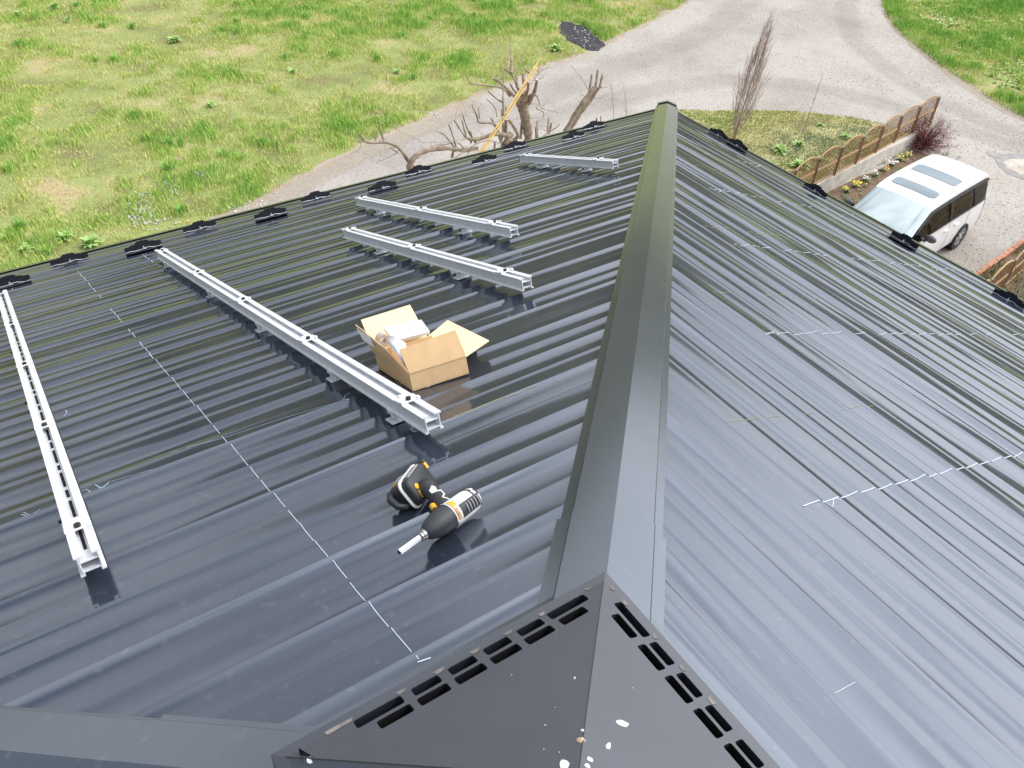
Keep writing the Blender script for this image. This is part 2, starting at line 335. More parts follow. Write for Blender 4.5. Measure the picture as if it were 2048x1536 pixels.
for pl in 'LRBK': hipcap(pl)
# flashing around the ridge vent
def flash(pl):
    V = []; prof = [(.30, .012), (.330, .022), (.385, .018), (.387, .006)]
    for y, h in prof:
        for sx in (-1, 1): V.append(roofpt(pl, sx * y, y, h + .012))
    V2 = [(0, .335, .034), (0, .336, .02)]
    mesh('vent_flashing', V, [(2 * i, 2 * i + 2, 2 * i + 3, 2 * i + 1) for i in range(3)], MT['cap'], house, False, HL)
    V = []
    for y, h in [(.24, .05), (.33, .042), (.3315, .03)]:
        for sx in (-1, 1): V.append(roofpt(pl, sx * y, y, h))
    mesh('vent_flashing', V, [(0, 2, 3, 1), (2, 4, 5, 3)], MT['cap'], house, False, HL)
for pl in 'LRBK': flash(pl)
# ------------------------------------------------------------------ ridge ventilator
VC, VZ, VM = .293, .030, .45; VX = -.008
vent = MB()
C0 = Vector((VX, 0, VZ + VM * VC)); cs = [Vector((VX + a * VC, b * VC, VZ)) for a, b in ((1, 1), (-1, 1), (-1, -1), (1, -1))]
ri = .018   # rim
cr = [Vector((VX + a * (VC + ri), b * (VC + ri), VZ - .006)) for a, b in ((1, 1), (-1, 1), (-1, -1), (1, -1))]
cb = [p + Vector((0, 0, -.07)) for p in cr]; bot = Vector((VX, 0, VZ - .076))
vent.add([C0] + cs + cr + cb + [bot], [(0, 1, 2), (0, 2, 3), (0, 3, 4), (0, 4, 1)] + [(1 + i, 5 + i, 5 + (i + 1) % 4, 1 + (i + 1) % 4) for i in range(4)] + [(5 + i, 9 + i, 9 + (i + 1) % 4, 5 + (i + 1) % 4) for i in range(4)] + [(13, 9 + (i + 1) % 4, 9 + i) for i in range(4)])
vent_o = hadd(vent, 'ridge_ventilator', MT['vent'])
# slots cut as real openings
def slotrect(x0, x1, y, wd, r=.004, n=3):
    P = []
    for cx, cy, a0 in ((x1 - r, y + wd / 2 - r, 0), (x0 + r, y + wd / 2 - r, 90), (x0 + r, y - wd / 2 + r, 180), (x1 - r, y - wd / 2 + r, 270)):
        for i in range(n + 1):
            a = math.radians(a0 + 90 * i / n); P.append((cx + r * math.cos(a), cy + r * math.sin(a)))
    return P
outer = [(.165, .243)] + [(.104 - .0655 * i, .152 - .0655 * i) for i in range(4)] + [(-.190, -.110)]
inner = [(.170, .222)] + [(.101 - .0655 * i, .154 - .0655 * i) for i in range(4)] + [(-.163, -.107)]
cut = MB()
for k in range(4):
    rz = Matrix.Rotation(-k * math.pi / 2, 4, 'Z')
    for lst, yy in ((outer, .281), (inner, .256)):
        for a, b in lst:
            if k % 2: a, b = -b, -a
            pr = slotrect(a, b, yy, .0185)
            pr = [(p[0], p[1]) for p in pr]
            cut.prism(pr, Matrix.Translation((VX, 0, VZ - .03)) @ rz, .09)
if True:
    cme = bpy.data.meshes.new('cut'); cme.from_pydata(cut.v, [], cut.f); cme.update(); co = bpy.data.objects.new('cut', cme); COL.objects.link(co)
    co.matrix_world = Matrix.Identity(4); co.location = (0, 0, 0)
    bpy.context.view_layer.update()
    md = vent_o.modifiers.new('b', 'BOOLEAN'); md.object = co; md.operation = 'DIFFERENCE'; md.solver = 'EXACT'
    dg = bpy.context.evaluated_depsgraph_get(); nm = bpy.data.meshes.new_from_object(vent_o.evaluated_get(dg)); vent_o.modifiers.clear(); vent_o.data = nm
    bpy.data.objects.remove(co)
    nm.materials.append(MT['dark'])
    for p in nm.polygons:
        if p.center.z < VZ - .002 and abs(p.center.x - VX) < VC - .005 and abs(p.center.y) < VC - .005: p.material_index = len(nm.materials) - 1
# raised folds of the vent's pyramid
fo = MB()
for i in range(4):
    a, b = cs[i], C0; fo.tube([a + Vector((0, 0, .0008)), b + Vector((0, 0, .0008))], .0014, 5)
x = fo.build('vent_fold', MT['vent'], vent_o)
tri = MB(); q = Vector((VX - VC + .03, VC - .022, VZ))
tri.add([q + Vector((-.012, .018, -.004)), q + Vector((-.012, .018, .014)), q + Vector((.034, -.07, .018)), q + Vector((.01, -.07, -.004)), q + Vector((-.022, -.04, -.004))], [(0, 1, 2, 3), (0, 4, 1)])
tri.build('corner_tab', MT['vent'], vent_o)
sc = MB(); sp = hz(622, 1525, VZ + .004); sc.tube([sp, sp + np.array([0, 0, .008])], .0055, 8); sc.build('screw', MT['zinc'], vent_o)
db = MB()
def ventz(x, y): return VZ + VM * (VC - max(abs(x - VX), abs(y)))
def blob(mb, u, v, r, e=1.0, n=9, seed=0, hh=.0025):
    rr = random.Random(seed); z = VZ + .05
    for _ in range(8):
        p = hz(u, v, z); z = ventz(p[0], p[1])
    p = hz(u, v, z); P = []; ph = rr.uniform(0, 3)
    for i in range(n):
        a = 2 * math.pi * i / n; R_ = r * rr.uniform(.65, 1.2); x = R_ * math.cos(a) * e; y = R_ * math.sin(a); P.append((p[0] + x * math.cos(ph) - y * math.sin(ph), p[1] + x * math.sin(ph) + y * math.cos(ph)))
    V = [(x, y, ventz(x, y) + .0004) for x, y in P] + [(p[0], p[1], ventz(p[0], p[1]) + hh)]
    mb.add(V, [(i, (i + 1) % n, n) for i in range(n)])
for i, (u, v, r, e) in enumerate([(1245, 1447, .0075, 1.5), (1217, 1492, .0045, 1.6), (1180, 1519, .0055, .8), (1175, 1532, .005, 1), (1127, 1528, .0085, 1.3), (1166, 1461, .0025, 1.6), (1118, 1505, .0013, 1), (1110, 1415, .0012, 1), (1149, 1356, .0018, 1.8), (1265, 1376, .0015, 1), (1090, 1450, .0015, 1), (1023, 1350, .0012, 1), (1087, 1499, .0014, 1)]):
    q_ = MB(); blob(q_, u, v, r * .85, e, seed=i); q_.build('bird_dropping', MT['droppings'], vent_o)
snl = MB(); blob(snl, 1162, 1480, .0052, 1.1, 12, 5, .007); tag(snl.build('snail', MT['snail'], None, True), 'tiny tan round snail on the grey roof ventilator between white droppings', 'snail')
# dusty line beside the slots
for k, rngs in (('L', [(.255, .263), (.157, .164), (.088, .098), (.022, .035), (-.045, -.03), (-.11, -.1), (-.23, -.19)]), ('R', [(.235, .243), (.157, .163), (.088, .096), (.02, .03), (.27, .276)])):
    for a, b in rngs:
        y0, y1 = .2905, .2985
        P = [(a, y0), (b, y0 + .001), (b + .004, y1), (a - .003, y1)]
        V = []
        for x, y in P:
            z = ventz(VX + 0, y) + .0007 if y < VC else VZ - .006 * (y - VC) / ri + .0008
            V.append((VX + x, y, z) if k == 'L' else (VX + y, x, z))
        MB().add(V, [(0, 1, 2, 3)]).build('dust_streak', MT['dust'], vent_o)
# ------------------------------------------------------------------ chalk marks on the metal
def on(pl, x, y, e=.0012): return roofpt(pl, x, y, surf_h(pl, x, y) + e)
def chalk_down(mb, pl, x, ya, yb, wd=.004, p_skip=.1, t0=.02, t1=.93, drift=0., seed=1):
    r = random.Random(seed); k = math.floor((ya - PH[pl]) / PITCH)
    while PH[pl] + k * PITCH < yb:
        y0 = PH[pl] + k * PITCH; a = max(t0 + r.uniform(0, .16), (ya - y0) / PITCH); b = min(t1 - r.uniform(0, .12), (yb - y0) / PITCH)
        if b > a and r.random() > p_skip:
            V = []; n = 5; xo = x + r.uniform(-.0015, .0015)
            for i in range(n + 1):
                t = a + (b - a) * i / n; y = y0 + t * PITCH
                for sg in (-1, 1): V.append(on(pl, xo + drift * (t - .5) + sg * wd * .2, y))
            mb.add(V, [(2 * i, 2 * i + 2, 2 * i + 3, 2 * i + 1) for i in range(n)])
        k += 1
def chalk_line(mb, pl, pts, wd=.004, n=10):
    Q = []
    for (a, b) in zip(pts[:-1], pts[1:]):
        for i in range(n): Q.append(np.array(a) + (np.array(b) - np.array(a)) * i / n)
    Q.append(np.array(pts[-1])); V = []
    for i, q in enumerate(Q):
        d = Q[min(i + 1, len(Q) - 1)] - Q[max(i - 1, 0)]; d = d / (np.linalg.norm(d) + 1e-9); nn = np.array([-d[1], d[0]]) * wd / 2
        nn = nn * .5; V += [on(pl, *(q - nn)), on(pl, *(q + nn))]
    mb.add(V, [(2 * i, 2 * i + 2, 2 * i + 3, 2 * i + 1) for i in range(len(Q) - 1)])
def Rl(u, v): return Rloc(Rp(u, v, .006))
def Ll(u, v): return Lp(u, v, .006)
c1 = MB(); chalk_down(c1, 'L', -.010, .435, 2.75, .0042, .0, .03, .98, seed=3); chalk_down(c1, 'L', -.012, 2.75, 5.25, .006, .3, seed=4); chalk_down(c1, 'L', .40, 4.55, 5.15, .007, .1, seed=5)
chalk_line(c1, 'L', [(-.014, .43), (.01, .425)], .006, 2)
hadd(c1, 'chalk_line', MT['chalk'])
def cl_down(m, *a, **k): q = MB(); chalk_down(q, *a, **k); hadd(q, 'chalk_line', m)
for y, a, b, sk, wdt in ((-.452, 1.16, 5.4, .0, .0085), (-1.338, 2.06, 5.45, .22, .0075), (-2.256, 2.9, 5.5, .2, .009), (-3.2, 3.7, 5.5, .25, .010), (-4.154, 4.5, 5.4, .25, .012)):
    cl_down(MT['chalk'], 'R', y, a, b, wdt, sk, .0, 1.0, drift=-.003, seed=int(a * 10))
cl_down(MT['chalk'], 'R', .006, .44, .76, .003, .35, .1, .97, seed=8)
def squig(m, z, wd, pl='R', n=4):
    q = MB(); chalk_line(q, pl, [(Rl if pl == 'R' else Ll)(*p) for p in z], wd, n); hadd(q, 'chalk_mark', m)
for z in ([(1647, 998), (1667, 1011), (1668, 996), (1682, 998)], [(1520, 660), (1535, 668), (1550, 661), (1558, 668)], [(1425, 375), (1437, 383), (1450, 378)], [(1638, 420), (1665, 436), (1692, 428)], [(1838, 530), (1862, 543), (1880, 538)], [(1495, 325), (1512, 333), (1524, 330)]):
    squig(MT['chalk'], z, .0045 if z[0][1] > 600 else .007)
cl_down(MT['ychalk'], 'R', -.826, 1.22, 2.1, .004, .2, .08, .9, seed=9); cl_down(MT['ychalk'], 'R', -1.675, 2.1, 2.95, .006, .3, seed=10); cl_down(MT['ychalk'], 'R', -2.475, 2.88, 3.7, .008, .25, seed=12); cl_down(MT['ychalk'], 'R', -3.7, 3.7, 4.5, .01, .3, seed=14)
for z in ([(880, 850), (940, 828), (1000, 803), (1040, 789)], [(1050, 784), (1075, 774)], [(45, 638), (130, 612), (200, 588), (300, 556)], [(1225, 331), (1250, 335)], [(1030, 398), (1068, 402)], [(1110, 412), (1150, 410)], [(1140, 552), (1162, 545)]):
    squig(MT['ychalk'], z, .0035 if z[0][1] > 700 else .005, 'L', 8)
for z in ([(340, 902), (440, 876), (560, 836), (640, 812), (692, 797)], [(0, 1052), (60, 1030), (100, 1018)], [(220, 962), (300, 938), (380, 915)]): squig(MT['bchalk'], z, .0025, 'L', 8)
for z in ([(42, 1027), (56, 1032), (80, 1017)], [(46, 1023), (60, 1030), (66, 1034)], [(190, 968), (203, 976), (218, 962)], [(190, 983), (203, 973), (216, 966)], [(163, 980), (172, 977), (179, 981), (177, 990), (172, 994)], [(122, 822), (130, 820), (134, 825), (127, 831)], [(700, 783), (690, 790), (686, 798), (690, 804), (700, 802)], [(828, 850), (822, 856), (826, 860), (838, 862), (843, 858)]):
    squig(MT['bchalk'], z, .0048, 'L')
# ------------------------------------------------------------------ snow guards
def PL(x, y, h=0): return roofpt('L', x, y, h)
def guard(pl, x, y, label, w=.245):
    p0 = roofpt(pl, x, y, surf_h(pl, x, y) + .001); rz = Matrix.Rotation(ROT[pl], 3, 'Z')
    ax = rz @ Vector((1, 0, 0)); dn = rz @ dL; up = rz @ nL
    o = empty('snow_guard', p0, label, 'snow guard', 'black snow guards along the eaves')
    mb = MB(); n = 22; F = []; V = []
    outl = [(-1, .040), (-.72, .042), (-.55, .050), (-.42, .049), (-.27, .064), (-.12, .063), (0, .066), (.12, .063), (.27, .064), (.42, .049), (.55, .050), (.72, .042), (1, .040)]
    for sx, z in outl:
        z *= 1.08
        X = ax * (sx * w / 2)
        V += [X, X + up * z, X + up * z + dn * .002, X + dn * .002]
    for i in range(len(outl) - 1):
        a = 4 * i; b = a + 4
        F += [(a, b, b + 1, a + 1), (a + 1, b + 1, b + 2, a + 2), (a + 2, b + 2, b + 3, a + 3)]
    F += [(0, 1, 2, 3), tuple(reversed((len(V) - 4, len(V) - 3, len(V) - 2, len(V) - 1)))]
    mb.add(V, F); mb.build('guard_plate', MT['blackmetal'], o)
    fp = MB(); M3 = Matrix((ax, dn, up)).transposed()
    fp.box(dn * -.028 + up * .006, (w * .985, .062, .003), M3); fp.box(dn * .022 + up * .02, (.02, .04, .03), M3); fp.build('base_plate', MT['blackmetal'], o)
    ed = MB(); P = []
    for i in range(13):
        s_ = -1 + i / 6; P.append(ax * (s_ * w / 2) + up * (.010 + .0035 * math.sin(i * 1.05) + (.003 if 3 < i < 9 else 0)) - dn * .002)
    ed.tube(P, .0016, 4); ed.build('edge_glint', MT['galvglint'], o)  # pale strip stands in for light caught along the foot of the plate
    bo = MB(); bo.tube([up * .015 - dn * .012, up * .03 - dn * .012], .005, 6); bo.box(-dn * .012 + up * .013, (.03, .03, .003), M3); bo.build('bolt', MT['galvglint'], o)
    return o
gl = [(-.409, 5.188), (-.012, 5.475), (.437, 5.213), (.895, 5.48), (1.356, 5.22), (1.822, 5.5), (2.273, 5.23), (2.753, 5.52), (3.248, 5.27), (3.752, 5.56), (4.206, 5.3), (4.66, 5.57)]
ordn = ['leftmost', 'second', 'third', 'fourth', 'fifth', 'sixth', 'seventh', 'eighth', 'ninth', 'tenth', 'eleventh', 'twelfth']
for i, (x, y) in enumerate(gl):
    d = 'black wavy-topped snow guard cut by the left picture edge, above the leftmost rail' if i == 0 else 'black wavy-topped snow guard on the left eave, %s of twelve counted from the left' % ordn[i]
    if i == 2: d = 'black wavy-topped snow guard just above the far end of the longest rail'
    if i == 11: d = 'black wavy-topped snow guard on the left eave nearest the green roof corner'
    guard('L', x, y, d)
for (x, y), d in zip([(5.60, 4.93), (5.60, 4.63), (5.50, 3.62), (5.40, 2.665), (5.44, 1.79)], ['short black snow guard at the right eave nearest the roof corner, peeking over the edge', 'black snow guard in front of the base of the tall bare shrub', 'black snow guard in front of the near end of the lattice fence', 'black snow guard in front of the white van windscreen', 'black snow guard at the right picture edge below the second lattice fence']):
    a, b = -y, x
    if y > 4.8: guard('R', a, 5.66, d, .25)
    else: guard('R', a, b, d)
# ------------------------------------------------------------------ mounting rails
def rail(x, ya, yb, clamps, feet, label, slots=False):
    """x along course, ya..yb down the slope (plan), clamps/feet at plan y"""
    o = empty('mounting_rail', PL(x, ya, 0), label, 'solar mounting rail', 'aluminium solar mounting rails on the left slope')
    ax = Vector((1, 0, 0)); M3 = Matrix((ax, dL, nL)).transposed(); q = lambda y: (y - ya) * QN
    Lr = q(yb); W2 = .030; H0, H1 = .040, .092
    prof = [(-.030, H1), (-.010, H1), (-.010, H1 - .005), (-.012, H1 - .005), (-.012, H1 - .003), (-.0205, H1 - .004), (-.0195, H0 + .012), (.0195, H0 + .012), (.0205, H1 - .004), (.012, H1 - .003), (.012, H1 - .005), (.010, H1 - .005), (.010, H1), (.030, H1), (.030, H1 - .0035), (.0235, H1 - .004), (.022, H0 + .006), (.029, H0 + .004), (.029, H0), (.018, H0), (.018, H0 + .009), (-.018, H0 + .009), (-.018, H0), (-.029, H0), (-.029, H0 + .004), (-.022, H0 + .006), (-.0235, H1 - .004), (-.030, H1 - .0035)]
    n = len(prof); V = [ax * a + nL * b for a, b in prof] + [ax * a + nL * b + dL * Lr for a, b in prof]
    F = [(i, (i + 1) % n, n + (i + 1) % n, n + i) for i in range(n)] + [tuple(reversed(range(n))), tuple(range(n, 2 * n))]
    mesh('channel', V, F, MT['alu'], o)
    gv = MB(); gv.box(dL * (Lr / 2) + nL * (H1 - .018), (.0395, Lr - .004, .003), M3); gg = gv.build('groove_liner', MT['alu'], o)
    sl = MB(); yy = .06; i_ = 0
    while slots and yy < Lr - .12:
        ll = (.11, .035, .11, .05)[i_ % 4]; sl.box(dL * (yy + ll / 2) + nL * (H1 - .0155), (.0075, ll, .003), M3); yy += ll + .03; i_ += 1
    if slots: sl.build('slots', MT['dark'], gg)
    for y in clamps:
        y = q(y); cl = MB(); cl.box(dL * y + nL * (H1 + .0022), (.0605, .046, .004), M3); cl.box(dL * (y + .028) + nL * (H1 + .003), (.02, .03, .003), M3)
        cl.box(dL * (y - .022) + nL * (H1 + .006) + ax * .027, (.008, .016, .006), M3); cl.box(dL * (y - .022) + nL * (H1 + .006) - ax * .027, (.008, .016, .006), M3)
        co_ = cl.build('clamp', MT['alutop'], o)
        b = MB(); b.tube([dL * (y - .012) + nL * (H1 + .003), dL * (y - .012) + nL * (H1 + .013)], .0085, 6); b.build('bolt', MT['bolt'], co_)
    for y in feet:
        y = q(y); ft = MB(); ft.box(dL * y + nL * .025, (.04, .04, .03), M3); ft.box(dL * y + nL * .010 - ax * .008, (.066, .05, .005), M3); ft.box(dL * y + nL * .034 - ax * .031, (.005, .03, .022), M3)
        f_ = ft.build('foot', MT['alu'], o)
        b = MB(); b.tube([dL * y + nL * .03 - ax * .033, dL * y + nL * .03 - ax * .044], .0055, 6); b.build('bolt', MT['bolt'], f_)
    e = MB(); e.box(dL * (Lr + .004) + nL * (H0 + .028), (.046, .004, .046), M3); e.build('end_cap', MT['bolt'], o)
    return o
cl = [1.305, 2.10, 2.90, 3.70, 4.56]
rail(-.466, 1.15, 4.62, cl[:4] + [4.55], [1.5, 2.6, 3.4, 4.3], 'long slotted white-grey rail running down the left edge of the picture', True)
rail(.444, 1.16, 4.66, cl, [1.38, 1.85, 2.65, 3.45, 4.45], 'longest fully visible silver rail, left of the cardboard box')
rail(1.345, 1.98, 3.80, [2.14, 2.95, 3.74], [2.5, 3.35], 'silver rail right of and above the cardboard box, middle in length')
rail(1.828, 2.77, 4.68, [2.95, 3.76, 4.62], [3.25, 4.35], 'silver rail lying between the middle rail and the shortest one')
rail(3.235, 3.62, 4.70, [3.80, 4.63], [3.92, 4.42], 'shortest silver rail, nearest the green hip ridge')
# ------------------------------------------------------------------ cardboard box
bx = empty('cardboard_box', roofpt('L', .57, 1.53, 0), 'open brown cardboard box with flaps out, holding tape and packets, standing on the roof', 'box')
B0 = Vector(bx.location)
def bp(x, y, h): return roofpt('L', x, y, h + .006) - B0
A_, B_, C_, D_ = (.576, 1.812), (.565, 1.531), (.763, 1.506), (.774, 1.787); HB = .062
def thickquad(P, t, flip=1):
    a, b, c, d = [Vector(p) for p in P]; n = (b - a).cross(d - a).normalized() * t * flip
    return [a, b, c, d, a + n, b + n, c + n, d + n], [(0, 1, 2, 3), (7, 6, 5, 4), (0, 4, 5, 1), (1, 5, 6, 2), (2, 6, 7, 3), (3, 7, 4, 0)]
mb = MB()
for p, q in ((A_, B_), (B_, C_), (C_, D_), (D_, A_)): mb.add(*thickquad([bp(*p, 0), bp(*q, 0), bp(*q, HB), bp(*p, HB)], .004, -1))
mb.add(*thickquad([bp(*A_, .002), bp(*B_, .002), bp(*C_, .002), bp(*D_, .002)], .003))
mb.build('box_body', MT['card'], bx)
def flap(name, h0, h1, t0, t1, m=MT['card']):
    f = MB(); f.add(*thickquad([h0, h1, t1, t0], .0035)); return f.build(name, [m], bx)
flap('flap', bp(*B_, HB), bp(*C_, HB), bp(.560, 1.556, .142), bp(.757, 1.535, .150))
lf = flap('flap', bp(*A_, HB), bp(*B_, HB), bp(.556, 1.872, .160), bp(.548, 1.615, .128))
flap('flap', bp(*D_, HB), bp(*A_, HB), bp(.792, 1.915, .152), bp(.600, 1.93, .150), MT['cardpale'])
flap('flap', bp(*C_, HB), bp(*D_, HB), bp(.900, 1.580, .055), bp(.92, 1.895, .055), MT['cardpale'])
lb = MB(); lb.add([bp(.555, 1.865, .15), bp(.5515, 1.745, .148), bp(.561, 1.745, .10), bp(.5645, 1.85, .105)], [(0, 1, 2, 3)])
lbv = [Vector(v) for v in lb.v]; lb.v = [tuple(v + Vector((-.004, 0, -.0015))) for v in lbv]; lb.build('paper_label', MT['paper'], lf)
st = MB(); st.add([bp(.61, 1.5235, .0), bp(.67, 1.516, .035), bp(.676, 1.515, .035), bp(.62, 1.522, .0)], [(0, 1, 2, 3)]); st.v = [tuple(Vector(v) + Vector((0, -.0016, 0))) for v in st.v]; st.build('tape_strip', MT['clear'], bx)
dv = MB(); dv.add(*thickquad([bp(.60, 1.72, .01), bp(.75, 1.70, .01), bp(.75, 1.70, .095), bp(.60, 1.72, .09)], .004)); dv.build('divider', MT['card'], bx)
def inbox(name, mb, m, label, cat, smooth=False):
    o = mb.build(name, m, None, smooth, 40 if smooth else None); o.location = B0; tag(o, label, cat); return o
pk = MB(); pk.add(*thickquad([bp(.64, 1.77, .085), bp(.77, 1.755, .08), bp(.778, 1.82, .108), bp(.64, 1.84, .118)], .012)); inbox('paper_packet', pk, MT['paper'], 'white paper packet propped against the back flap of the box', 'packet')
V = []; F = []; n = 24
cc = bp(.605, 1.79, .105)
for i in range(n):
    a = 2 * math.pi * i / n
    for r, z in ((.022, .009), (.011, .009), (.011, -.009), (.022, -.009)): V.append(cc + Vector((r * math.cos(a), z + .3 * r * math.sin(a), r * math.sin(a))))
for i in range(n):
    for j in range(4): F.append((4 * i + j, 4 * i + (j + 1) % 4, 4 * ((i + 1) % n) + (j + 1) % 4, 4 * ((i + 1) % n) + j))
tr = MB().add(V, F); inbox('tape_roll', tr, MT['tape'], 'small grey-brown roll of tape at the back left of the open box', 'tape', True)
bag = empty('plastic_bag', B0 + bp(.59, 1.58, .03), 'white and blue plastic bag bulging out at the front left corner of the box', 'bag'); BG = bp(.59, 1.58, .03)
bm_ = MB(); P = [bp(.5665, 1.537, .066), bp(.556, 1.575, .128), bp(.565, 1.64, .158), bp(.60, 1.68, .15), bp(.605, 1.60, .14), bp(.585, 1.55, .12), bp(.60, 1.60, .02)]
V = [p - BG for p in P]; V.append(sum(V[:6], Vector()) / 6 + Vector((-.004, -.004, .012)))
bm_.add(V, [(i, (i + 1) % 6, 7) for i in range(6)] + [((i + 1) % 6, i, 6) for i in range(6)]); bo_ = bm_.build('bag_film', MT['paper'], bag, True)
pr = MB(); 
def bq(a, b, c, e=.0018):   # barycentric patch on film
    v = V[0] * a + V[1] * b + V[7] * c; return v + Vector((-e, -e * .6, e))
pr.add([bq(.8, .12, .08), bq(.62, .3, .08), bq(.5, .25, .25), bq(.62, .1, .28)], [(0, 1, 2, 3)]); 
v0, v1, v7, v2 = V[0], V[1], V[7], V[2]
pr.add([v1 + Vector((-.002, -.001, .001)), v1 * .35 + v2 * .65 + Vector((-.002, -.001, .002)), v1 * .35 + v2 * .35 + v7 * .3 + Vector((-.002, -.001, .002)), v1 * .7 + v7 * .3 + Vector((-.002, -.001, .002))], [(0, 1, 2, 3)])
pr.build('blue_print', MT['blue'], bag)
stx = MB(); stx.tube([bp(.672, 1.62, .02), bp(.668, 1.64, .102)], .005, 8); inbox('cardboard_stick', stx, MT['cardpale'], 'pale stick standing up inside the open box', 'stick')
tu = MB(); tu.tube([bp(.62, 1.64, .075), bp(.655, 1.60, .07)], .014, 10); inbox('cardboard_tube', tu, MT['cardpale'], 'short tan cardboard tube lying in the middle of the box', 'tube', True)
# ------------------------------------------------------------------ impact driver
dr = empty('impact_driver', roofpt('L', .26, .80, 0), 'black and cream cordless impact driver lying on the roof with a silver socket bit', 'power tool')
D0 = Vector(dr.location)
def dp(x, y, h): return roofpt('L', x, y, h + .006) - D0
def lathe(mb, a, b, prof, n=20, sx=1.0, up=nL):
    """profile [(t, r)] from a to b"""
    ax = (b - a); ln = ax.length; ax = ax.normalized(); u = up - ax * up.dot(ax); u.normalize(); v = ax.cross(u); V = []; F = []
    for t, r in prof:
        for k in range(n):
            an = 2 * math.pi * k / n; V.append(a + ax * (t * ln) + u * (r * math.cos(an)) + v * (r * sx * math.sin(an)))
    for i in range(len(prof) - 1):
        for k in range(n): F.append((i * n + k, i * n + (k + 1) % n, (i + 1) * n + (k + 1) % n, (i + 1) * n + k))
    F.append(tuple(reversed(range(n)))); F.append(tuple((len(prof) - 1) * n + k for k in range(n))); return mb.add(V, F)
hN = dp(.176, .733, .036); hR = dp(.340, .782, .036)       # nose, rear
m1 = MB(); lathe(m1, hN, hR, [(0, .013), (.02, .016), (.07, .0215), (.2, .0285), (.3, .031), (.42, .0315), (.46, .0318)]); nose = m1.build('front_boot', MT['rubber'], dr, True, 50)
m1 = MB(); lathe(m1, hN, hR, [(.46, .0305), (.47, .0312), (.6, .031), (.8, .0305), (.92, .028), (.985, .021), (1.0, .012)]); m1.build('motor_housing', MT['cream'], dr, True, 60)
axd = (hR - hN).normalized(); sid = nL.cross(axd).normalized(); hl = (hR - hN).length
def patch(name, t0, t1, a0, a1, r, m, n=8, taper=1.0, nt=5, rr=None):
    """curved patch over the head: t range along axis, a range degrees around (0 = up, + = down-slope side)"""
    V = []; F = []
    for i in range(nt + 1):
        f = i / nt; t = t0 + (t1 - t0) * f; R_ = r if rr is None else rr[0] + (rr[1] - rr[0]) * f
        for j in range(n + 1):
            mid = (a0 + a1) / 2; hw = (a1 - a0) / 2 * (1 + (taper - 1) * f); a = math.radians(mid + hw * (2 * j / n - 1))
            V.append(hN + axd * (t * hl) + (nL * math.cos(a) + sid * math.sin(a)) * R_)
    for i in range(nt):
        for j in range(n): q = i * (n + 1) + j; F.append((q, q + 1, q + n + 2, q + n + 1))
    return MB().add(V, F).build(name, m, dr, True)
sgn = 1 if sid.dot(Vector((0, -1, 0))) > 0 else -1
def sp_(name, t0, t1, a0, a1, r, m, **k):
    if sgn < 0: a0, a1 = -a1, -a0
    return patch(name, t0, t1, a0, a1, r, m, **k)
sp_('rubber_grip', .56, .93, 38, 100, .0318, MT['rubber'], rr=(.0322, .0296))
for i in range(5): sp_('vent_rib', .66 + .055 * i, .675 + .055 * i, 48, 88, .034, MT['greyp'], nt=2, rr=(.0337, .0334))
sp_('yellow_band', .47, .56, -8, 40, .0324, MT['yellow'], taper=.5)
sp_('scuffed_band', .455, .52, 40, 95, .0326, MT['rust'])
sp_('trim_line', .44, .455, -80, 100, .0326, MT['cream'], nt=1)
sp_('rear_bumper', .86, .99, -40, 45, .03, MT['rubber'], rr=(.0305, .022))
sp_('paint_scuff', .90, .96, -12, 14, .03, MT['cream'], rr=(.0308, .0268), taper=.5)
sp_('yellow_band', .40, .47, -70, -35, .0324, MT['yellow'])
m1 = MB(); lathe(m1, hN - axd * .016, hN, [(0, .009), (.1, .0105), (.45, .0105), (.5, .012), (.9, .012), (1, .0135)], 16); m1.build('chuck', MT['chuck'], dr, True, 40)
tip = dp(.100, .711, .036); m1 = MB(); a_ = hN - axd * .014; lathe(m1, tip, a_, [(0, .0062), (.02, .0072), (.96, .0072), (1, .006)], 6); m1.build('socket_bit', MT['steel'], dr)
m1 = MB(); lathe(m1, tip - axd * .0004, tip + axd * .002, [(0, .0045), (1, .0045)], 6); m1.build('socket_opening', MT['dark'], dr)
# handle
hh = MB(); Hs = [(.262, .775, .032, .020, .018), (.268, .805, .032, .019, .0175), (.272, .835, .034, .0185, .018), (.275, .865, .036, .020, .019), (.274, .893, .038, .023, .021), (.274, .905, .039, .026, .024)]
V = []; F = []; n = 16
for (x, y, h, rx, rz_) in Hs:
    c = dp(x, y, h)
    for k in range(n): a = 2 * math.pi * k / n; V.append(c + Vector((1, 0, 0)) * rx * math.cos(a) + nL * rz_ * math.sin(a))
for i in range(len(Hs) - 1):
    for k in range(n): F.append((i * n + k, i * n + (k + 1) % n, (i + 1) * n + (k + 1) % n, (i + 1) * n + k))
F += [tuple(reversed(range(n))), tuple((len(Hs) - 1) * n + k for k in range(n))]
hd = MB().add(V, F).build('handle', MT['rubber'], dr, True)
lg = MB()
def hpt(x, y, e=.0015):
    for i in range(len(Hs) - 1):
        if Hs[i][1] <= y <= Hs[i + 1][1]:
            f = (y - Hs[i][1]) / (Hs[i + 1][1] - Hs[i][1]); q = [Hs[i][j] * (1 - f) + Hs[i + 1][j] * f for j in range(5)]; break
    else: q = Hs[-1]
    d = max(-.98, min(.98, (x - q[0]) / q[3])); return dp(x, y, q[2]) + nL * (q[4] * math.sqrt(1 - d * d) + e)
lg.add([hpt(.262, .862), hpt(.276, .872), hpt(.281, .862), hpt(.278, .85), hpt(.270, .842), hpt(.262, .848)], [(0, 1, 2, 3, 4, 5)])
